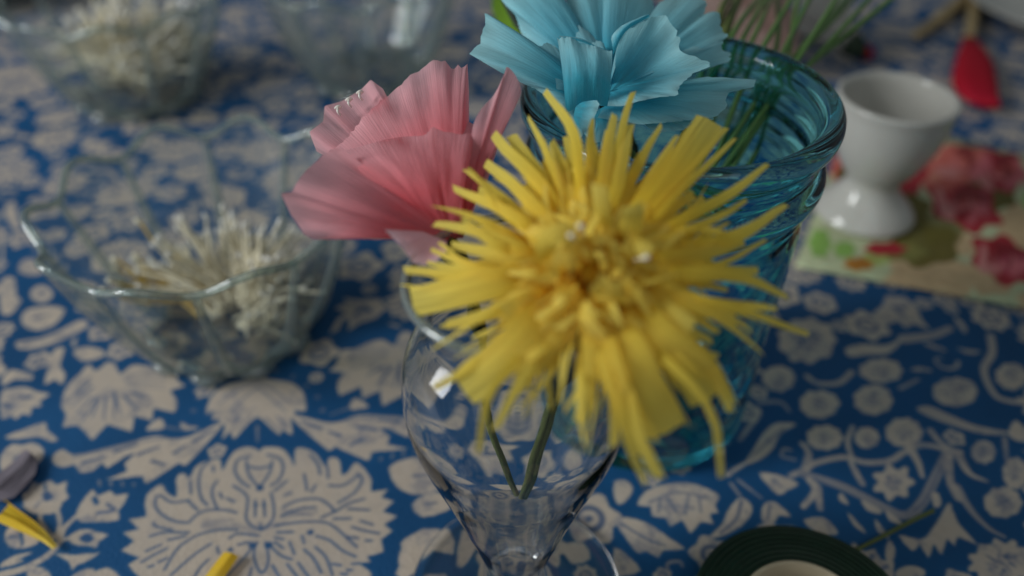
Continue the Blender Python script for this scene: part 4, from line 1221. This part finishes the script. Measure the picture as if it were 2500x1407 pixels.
for k, (x, y, w, bend, tw, twi) in enumerate(TIPS):
    x0, y0 = CX + (x - CX) * .10 + ry.uniform(-14, 14), CY + (y - CY) * .10 + ry.uniform(-14, 14)
    dx, dy = x - x0, y - y0; l = math.hypot(dx, dy)
    nx_, ny_ = -dy / l, dx / l
    lift = .006 + .004 * ry.random()
    m1 = (x0 + dx * .35 + nx_ * bend * .5, y0 + dy * .35 + ny_ * bend * .5, depth(x0 + dx * .35, y0 + dy * .35, lift))
    m2 = (x0 + dx * .72 + nx_ * bend * .9, y0 + dy * .72 + ny_ * bend * .9, depth(x0 + dx * .72, y0 + dy * .72, lift * .7))
    strip([(x0, y0, CZ), m1, m2, (x, y, depth(x, y, -.001 + .002 * ry.random()))], w * (1.0 if w > 70 else .9), twi + ry.uniform(-.2, .2), k, tw * (1 if w > 70 else .8), fingers=1 if w < 46 or w > 82 or w == 76 else 2)
# inner and filling fringes, nearer the viewer towards the middle
for k in range(84):                      # thin frayed fringes between and beyond them
    a_ = 6.283 * (k + ry.uniform(-.6, .6)) / 84
    rr_ = ry.uniform(300, 465) * (1.0 - .10 * max(0, -math.sin(a_)))
    x, y = CX + rr_ * math.cos(a_), CY + rr_ * .98 * math.sin(a_)
    x0, y0 = CX + 40 * math.cos(a_), CY + 40 * math.sin(a_)
    be = ry.uniform(-44, 44)
    mx_, my_ = x0 + (x - x0) * .6 - math.sin(a_) * be, y0 + (y - y0) * .6 + math.cos(a_) * be
    strip([(x0, y0, CZ - .001), (mx_, my_, depth(mx_, my_, .003 + .006 * ry.random())), (x, y, depth(x, y, -.002 + .006 * ry.random()))], ry.uniform(15, 30), ry.uniform(-1.2, 1.2), 300 + k, ry.uniform(.12, .6), fold=ry.uniform(-.1, .3), fingers=ry.choice((1, 1, 2)))
for k in range(112):                     # the filled middle
    a_ = ry.uniform(0, 6.283)
    rr_ = 45 + 245 * ry.random() ** .85
    x, y = CX + rr_ * 1.05 * math.cos(a_), CY + rr_ * .92 * math.sin(a_) - 10
    x0, y0 = CX + 30 * math.cos(a_) + ry.uniform(-20, 20), CY + 26 * math.sin(a_) + ry.uniform(-18, 18)
    up = .015 * max(0, 1 - rr_ / 330) + .004 * ry.random()
    be = ry.uniform(-34, 34)
    mx_, my_ = (x0 + x) / 2 - math.sin(a_) * be, (y0 + y) / 2 + math.cos(a_) * be
    strip([(x0, y0, CZ - .001), (mx_, my_, depth(mx_, my_, .004 + up * .8)), (x, y, depth(x, y, .0005 + up))], ry.choice((14, 18, 24, 30, 38, 50)), ry.uniform(-1.2, 1.2), 500 + k, ry.uniform(.25, .95), fold=ry.uniform(-.1, .3), fingers=ry.choice((1, 1, 2)))
# short curls standing up in the centre
mb = MB(); mb.tube([W(1436, 672, .1665), W(1440, 668, .160), W(1442, 664, .153), W(1444, 662, .1505)], [.0030, .0034, .0030, .0016], 12)
mb.build('rolled_centre', M['yellow'], yf)
CURLS = [[(1440, 668, .163), (1450, 640, .150), (1452, 625, .1455), (1448, 612, .144)], [(1425, 668, .163), (1400, 690, .151), (1392, 705, .147), (1385, 722, .146)], [(1450, 672, .163), (1480, 655, .150), (1500, 648, .146), (1520, 655, .145)], [(1440, 660, .163), (1432, 640, .151), (1420, 622, .147), (1424, 605, .146)],
         [(1440, 690, .163), (1455, 740, .150), (1470, 715, .1425), (1450, 690, .1405)], [(1490, 690, .163), (1500, 745, .150), (1500, 720, .1425), (1485, 690, .1408)],
         [(1400, 640, .163), (1345, 640, .150), (1335, 590, .1435), (1365, 560, .1425), (1400, 575, .1435)], [(1410, 640, .163), (1420, 620, .152), (1405, 590, .146), (1375, 630, .1445), (1350, 625, .1445)],
         [(1500, 640, .163), (1540, 560, .150), (1545, 520, .1435), (1540, 500, .143)], [(1530, 660, .163), (1560, 580, .152), (1565, 600, .1462), (1580, 625, .1455)],
         [(1560, 700, .163), (1590, 745, .150), (1650, 770, .1455), (1690, 800, .145)], [(1530, 740, .163), (1560, 780, .149), (1580, 850, .144), (1570, 900, .143)],
         [(1470, 640, .163), (1475, 560, .152), (1470, 500, .148), (1465, 450, .147)], [(1380, 700, .163), (1300, 740, .150), (1260, 760, .1465), (1230, 770, .146)]]
for k, pth in enumerate(CURLS):
    strip(pth, ry.uniform(38, 56), .2, 900 + k, .9, .7, 13, .2)
for k, (x, y) in enumerate([(1418, 552), (1578, 628), (1395, 575)]):
    mb = MB(); mb.tube(spline([W(x * .6 + 580, y * .6 + 264, .153), W(x, y, .1418)], 6), .0003, 6)
    mb.tube(spline([W(x, y + 3, .1420), W(x, y, .1417), W(x, y - 6, .1414)], 6), [.0003, .0005, .0007, .0007, .0005, .0002], 8)
    mb.build('stamen', M['cream_thread'], yf)
mb = MB(); mb.tube(spline([W(1425, 690, .1645), W(1412, 780, .1700), W(1385, 880, .1790), W(1362, 935, .185), W(1350, 962, .1870)], 12), [.0050, .0050, .0048, .0046, .0044, .0042, .0040, .0037, .0033, .0028, .0022, .0015], 14)
mb.build('calyx', M['calyx'], yf)
mb = MB(); mb.tube(spline([W(1362, 935, .185), W(1346, 985, .1885), W(1318, 1060, .1935), W(1295, 1140, .1995), W(1282, 1200, .2045), W(1274, 1245, .2085)], 22), .00085, 8)
mb.tube(spline([W(1368, 938, .185), W(1356, 985, .1890), W(1330, 1060, .194), W(1308, 1140, .200), W(1294, 1200, .205), W(1284, 1245, .2088)], 22), .00085, 8)
mb.build('stem', M['stem_green'], yf)
mb = MB(); mb.grid([[W(1340, 985, .1872), W(1362, 990, .1870)], [W(1346, 960, .1862), W(1366, 962, .1860)], [W(1336, 942, .1852), W(1390, 926, .1850)]])
mb.build('tape_end', M['green_tape'], yf)

# ------------------------------------------------------------------ green wires in the jar
GW = 'green stem wires standing in the turquoise jar'
WL = [  # top x at the given y, then the point where it passes the jar mouth (photo px, depth), radius mm
    (2172, 0, 1860, 272, .262, .8), (2062, 0, 1895, 200, .270, .7), (1975, 0, 1850, 240, .256, .7), (1898, 0, 1880, 160, .280, .75),
    (1866, 0, 1777, 178, .262, .75), (1880, 0, 1825, 122, .272, .7), (2040, 0, 1845, 300, .250, .7), (2120, 0, 1835, 330, .252, .7), (1930, 0, 1800, 240, .252, .75), 
    (1948, 0, 1870, 330, .262, .7), (1850, 0, 1770, 120, .268, .8), (2080, 0, 1865, 240, .275, .7), (1800, 0, 1760, 110, .275, 1.6), (1776, 0, 1750, 60, .28, 1.2)]
rw = random.Random(3)
ORD = ['rightmost', 'second from right', 'third from right', 'fourth from right', 'fifth from right', 'sixth from right', 'seventh from right', 'eighth from right', 'ninth from right', 'tenth from right', 'eleventh from right', 'leftmost']
thin_order = sorted([i for i, q in enumerate(WL) if q[5] < 1], key=lambda i: -WL[i][0])


def wire_label(k):
    if WL[k][5] > 1:
        return ('wider' if WL[k][5] > 1.5 else 'narrower') + ' of two dark olive taped stems just right of the turquoise flower'
    i = thin_order.index(k)
    return ('leftmost' if i == len(thin_order) - 1 else ORD[i]) + ' of the green stem wires crossing the top edge of the photo'


for k, (tx, ty, cx_, cy_, cz_, rad) in enumerate(WL):
    c_ = W(cx_, cy_, cz_)
    far = W(tx, ty, cz_ + .035 + .012 * rw.random())
    top = c_ + (far - c_) * 1.5
    bx = JX - .016 + rw.uniform(-.012, .010); by = JY - .012 + rw.uniform(-.012, .014)
    bot = Vector((bx, by, .009))
    mid = bot.lerp(c_, .55) + Vector((rw.uniform(-.003, .003), 0, 0))
    # keep the crossing inside the mouth
    mb = MB(); mb.tube(spline([bot, mid, c_, far, top], 22), rad / 1000 * 1.2, 7)
    o = mb.build('stem_wire', M['wire'] if rad < 1 else M['stem_green'])
    tag(o, wire_label(k), 'wire', GW if rad < 1 else 'olive taped stems behind the turquoise flower')

# ------------------------------------------------------------------ roll of floral tape
tp = T(1930, 1500)
HT = .011
tc_ = Vector((tp.x, T(1930, 1278, HT).y - .0300, 0))
tr = empty('tape_roll', tc_, 'roll of dark green floral tape on a cream core at the near right edge', 'tape')
mb = MB(); prof = [(.0175, .0006), (.0292, .0006), (.0299, .0012), (.0300, .0025)]
prof += [(.0300, HT - .0015), (.0298, HT - .0006)]
for i in range(24):
    r_ = .0296 - (.0296 - .0178) * i / 23
    prof.append((r_, HT + (.00025 if i % 3 else -.00045) + .0001 * math.sin(i * 1.7)))
prof += [(.0175, HT - .0004), (.0175, .0006)]
mb.lathe(prof, 96, tc_); mb.build('tape_winding', M['green_tape'], tr)
mb = MB(); mb.lathe([(.0160, .0004), (.0174, .0004), (.0174, HT + .0006), (.0170, HT + .0010), (.0164, HT + .0010), (.0160, HT + .0006), (.0160, .0004)], 80, tc_); mb.build('core', M['core'], tr)

# wire offcut
mb = MB()
mb.tube(spline([T(2085, 1345, .0012), T(2150, 1312, .0014), T(2220, 1275, .0020), T(2280, 1246, .0035)], 14), .0007, 8)
wo = mb.build('wire_offcut', M['stem_green'])
tag(wo, 'short olive wire offcut lying beside the roll of green tape', 'wire')

# yellow scraps and lilac wisp


def scrap(rows_px, mat, name, label, cat, z0=.0012):
    mb = MB()
    mb.grid([poly_line([T(x, y, z0 + z * .6) for x, y, z in r], 10) for r in rows_px])
    o = mb.build(name, mat)
    o.data.polygons.foreach_set('use_smooth', [False] * len(o.data.polygons))
    o.modifiers.new('thickness', 'SOLIDIFY').thickness = .00015
    return tag(o, label, cat)


scrap([[(-30, 1262, .0), (2, 1256, .0030), (6, 1250, .0012), (26, 1228, .0008), (10, 1220, .0022)], [(20, 1284, .0), (40, 1272, .0034), (44, 1268, .0012), (58, 1254, .0006), (50, 1248, .0016)], [(66, 1304, .0), (78, 1294, .0028), (82, 1290, .001), (92, 1280, .0004), (86, 1274, .0012)], [(104, 1322, .0), (112, 1316, .0018), (114, 1313, .0008), (120, 1306, .0003), (116, 1302, .0006)], [(130, 1340, .0), (134, 1338, .0006), (136, 1336, .0004), (140, 1332, .0002), (138, 1330, .0002)]],
      M['yellow'], 'paper_scrap', 'long folded yellow crepe scrap at the left edge of the cloth', 'paper scrap')
scrap([[(548, 1348, .002), (565, 1350, .0028), (582, 1358, .001)], [(526, 1375, .001), (545, 1380, .002), (562, 1388, .0005)], [(503, 1405, .0005), (522, 1412, .0015), (540, 1420, .0003)], [(480, 1435, .0), (500, 1440, .001), (515, 1448, .0)]],
      M['yellow'], 'paper_scrap', 'small yellow crepe scrap lying on the large cream flower print', 'paper scrap')
scrap([[(62, 1096, .0006), (74, 1104, .004), (80, 1110, .0022), (94, 1124, .0004)], [(40, 1122, .0006), (58, 1134, .003), (66, 1142, .0012), (86, 1158, .0004)], [(2, 1152, .0004), (24, 1164, .0026), (36, 1172, .001), (60, 1190, .0003)], [(-50, 1176, .0006), (-10, 1194, .003), (6, 1200, .001), (34, 1214, .0003)], [(-100, 1196, .0), (-56, 1210, .001), (-40, 1216, .0004), (-10, 1226, .0)]],
      M['lilac'], 'paper_scrap', 'pale lilac tissue scrap at the left edge above the folded yellow scrap', 'paper scrap')

# ------------------------------------------------------------------ blurred things at the back


def back_flower(base, aim, length, width, mat, cal, name, label, petals=5, seed=0, stem=None):
    r = random.Random(seed)
    base = Vector(base); aim = Vector(aim).normalized()
    e = empty(name, base, label, 'paper flower')
    side = aim.orthogonal().normalized(); oth = aim.cross(side)
    for k in range(petals):
        a0 = 6.283 * k / petals + r.uniform(-.1, .1)
        rows = []
        for j in range(10):
            v = j / 9
            row = []
            for i in range(13):
                u = i / 12 - .5
                a_ = a0 + u * 1.9
                rad = width * (.12 + .88 * v ** .8) * (1 - .05 * math.cos(u * 5)) + .001 * math.sin(9 * u + k)
                h = length * v * (1 - .28 * (abs(u) * 2) ** 3) + .0012 * math.sin(13 * u + 2 * k) * v
                row.append(base + aim * h + (side * math.cos(a_) + oth * math.sin(a_)) * rad)
            rows.append(row)
        mb = MB(); mb.grid(rows); mb.build('petal', mat, e)
    if cal is not None:
        mb = MB(); mb.tube([base - aim * length * .22, base - aim * length * .1, base, base + aim * length * .14, base + aim * length * .24], [.0015, width * .3, width * .38, width * .34, width * .26], 12)
        mb.build('calyx', cal, e)
    if stem:
        mb = MB(); mb.tube(spline(stem, 12), .0012, 8); mb.build('stem', M['stem_green'], e)
    return e


back_flower(T(1938, 150, .014), (-.60, .30, .55), .085, .034, M['peach'], None, 'paper_flower', 'blurred pale peach crepe flower behind the jar and its wires', seed=2)
back_flower(T(2085, 112, .013), (-.55, .35, .38), .042, .020, M['white_crepe'], M['calyx'], 'paper_flower', 'small white crepe flower with dark green calyx behind the egg cup', seed=3)
mb = MB(); mb.tube(spline([T(2100, 118, .003), T(2112, 128, .003), T(2124, 142, .002)], 6), [.001, .004, .005, .005, .004, .001], 8)
tag(mb.build('paper_bud', M['red']), 'tiny maroon paper bud lying right of the small white flower', 'paper flower')
# red petal bud on tan sticks
rb_ = empty('paper_bud', T(2385, 200, .003), 'deep red crepe paper bud on a tan stick at the upper right', 'paper flower')
rows_ = []
for (xl, yl, xr, yr, th) in [(2352, 92, 2378, 92, .003), (2338, 130, 2405, 130, .008), (2326, 170, 2425, 165, .011), (2322, 200, 2432, 195, .012), (2335, 225, 2436, 222, .010), (2350, 240, 2440, 245, .006), (2372, 252, 2444, 266, .003)]:
    a0, b0 = T(xl, yl, .006), T(xr, yr, .006)
    row = []
    for k in range(14):
        t_ = 2 * math.pi * k / 14
        p = (a0 + b0) / 2 + (b0 - a0) / 2 * math.cos(t_)
        row.append(Vector((p.x, p.y, .0065 + th * .55 * math.sin(t_) * (1 + .15 * math.sin(3 * t_)))))
    rows_.append(row)
mb = MB(); mb.grid(rows_, closed=True); mb.fan(rows_[0], sum(rows_[0], Vector()) / 14, flip=True); mb.fan(rows_[-1], sum(rows_[-1], Vector()) / 14)
mb.build('bud', M['red'], rb_, weld=True)
mb = MB(); mb.tube([T(2366, 96, .006), T(2375, 40, .006), T(2388, -60, .006)], .0036, 10); mb.build('stick', M['tan'], rb_)
mb = MB(); mb.tube([T(2238, 86, .004), T(2300, 42, .004), T(2400, -40, .004)], [.0028, .0042, .0046], 10)
tag(mb.build('tan_stick', M['tan']), 'tan wooden stick lying slantwise to the left of the red bud', 'stick')
# white dish, upper right
dc = T(2585, 55)
mb = MB(); mb.lathe([(.00001, .0040), (.030, .0035), (.034, .0006), (.037, .0006), (.040, .004), (.055, .011), (.0615, .0145), (.062, .0152), (.0610, .0156), (.055, .0125), (.040, .0060), (.030, .0052), (.00001, .0052)], 72, (dc.x, dc.y, 0))
tag(mb.build('dish', M['china'], weld=True), 'white china dish cut off by the upper right edge', 'dish')
# leaf behind the turquoise flower
lf = empty('green_leaf', W(1292, 92, .27), 'bright green leaf on a dark stem behind the turquoise flower', 'leaf')
mb = MB()
mb.grid([spline([W(1262, 88, .30), W(1268, 84, .30), W(1274, 82, .30)], 6), spline([W(1215, 60, .31), W(1240, 50, .312), W(1268, 45, .31)], 6), spline([W(1200, 20, .32), W(1235, 5, .323), W(1262, 5, .32)], 6), spline([W(1205, -50, .33), W(1225, -55, .332), W(1240, -50, .33)], 6)])
mb.build('blade', M['leaf'], lf)
mb = MB(); mb.tube(spline([W(1200, -70, .262), W(1232, 0, .262), W(1262, 48, .260), W(1288, 92, .256), Vector((.035, .2130, .10)), Vector((.040, .214, .012))], 16), .00115, 8)
mb.build('stem', M['calyx'], lf)
# black thing in the far left corner, enlarged unseen to block window light
mb = MB()
bk = T(-60, 40)
import bmesh
bm = bmesh.new()
bmesh.ops.create_cube(bm, size=1.0)
bmesh.ops.scale(bm, vec=(.20, .16, .20), verts=bm.verts)
bmesh.ops.bevel(bm, geom=bm.edges[:], offset=.03, segments=5, affect='EDGES')
me = bpy.data.meshes.new('black_shading_bag'); bm.to_mesh(me); bm.free(); me.materials.append(M['black'])
bo = bpy.data.objects.new('black_shading_bag', me); COL.objects.link(bo); bo.location = (-.422, .622, .101); bo.rotation_euler.z = .3
me.polygons.foreach_set('use_smooth', [True] * len(me.polygons))
tag(bo, 'black soft bag at the far left corner, enlarged out of view to shade the cloth', 'bag')
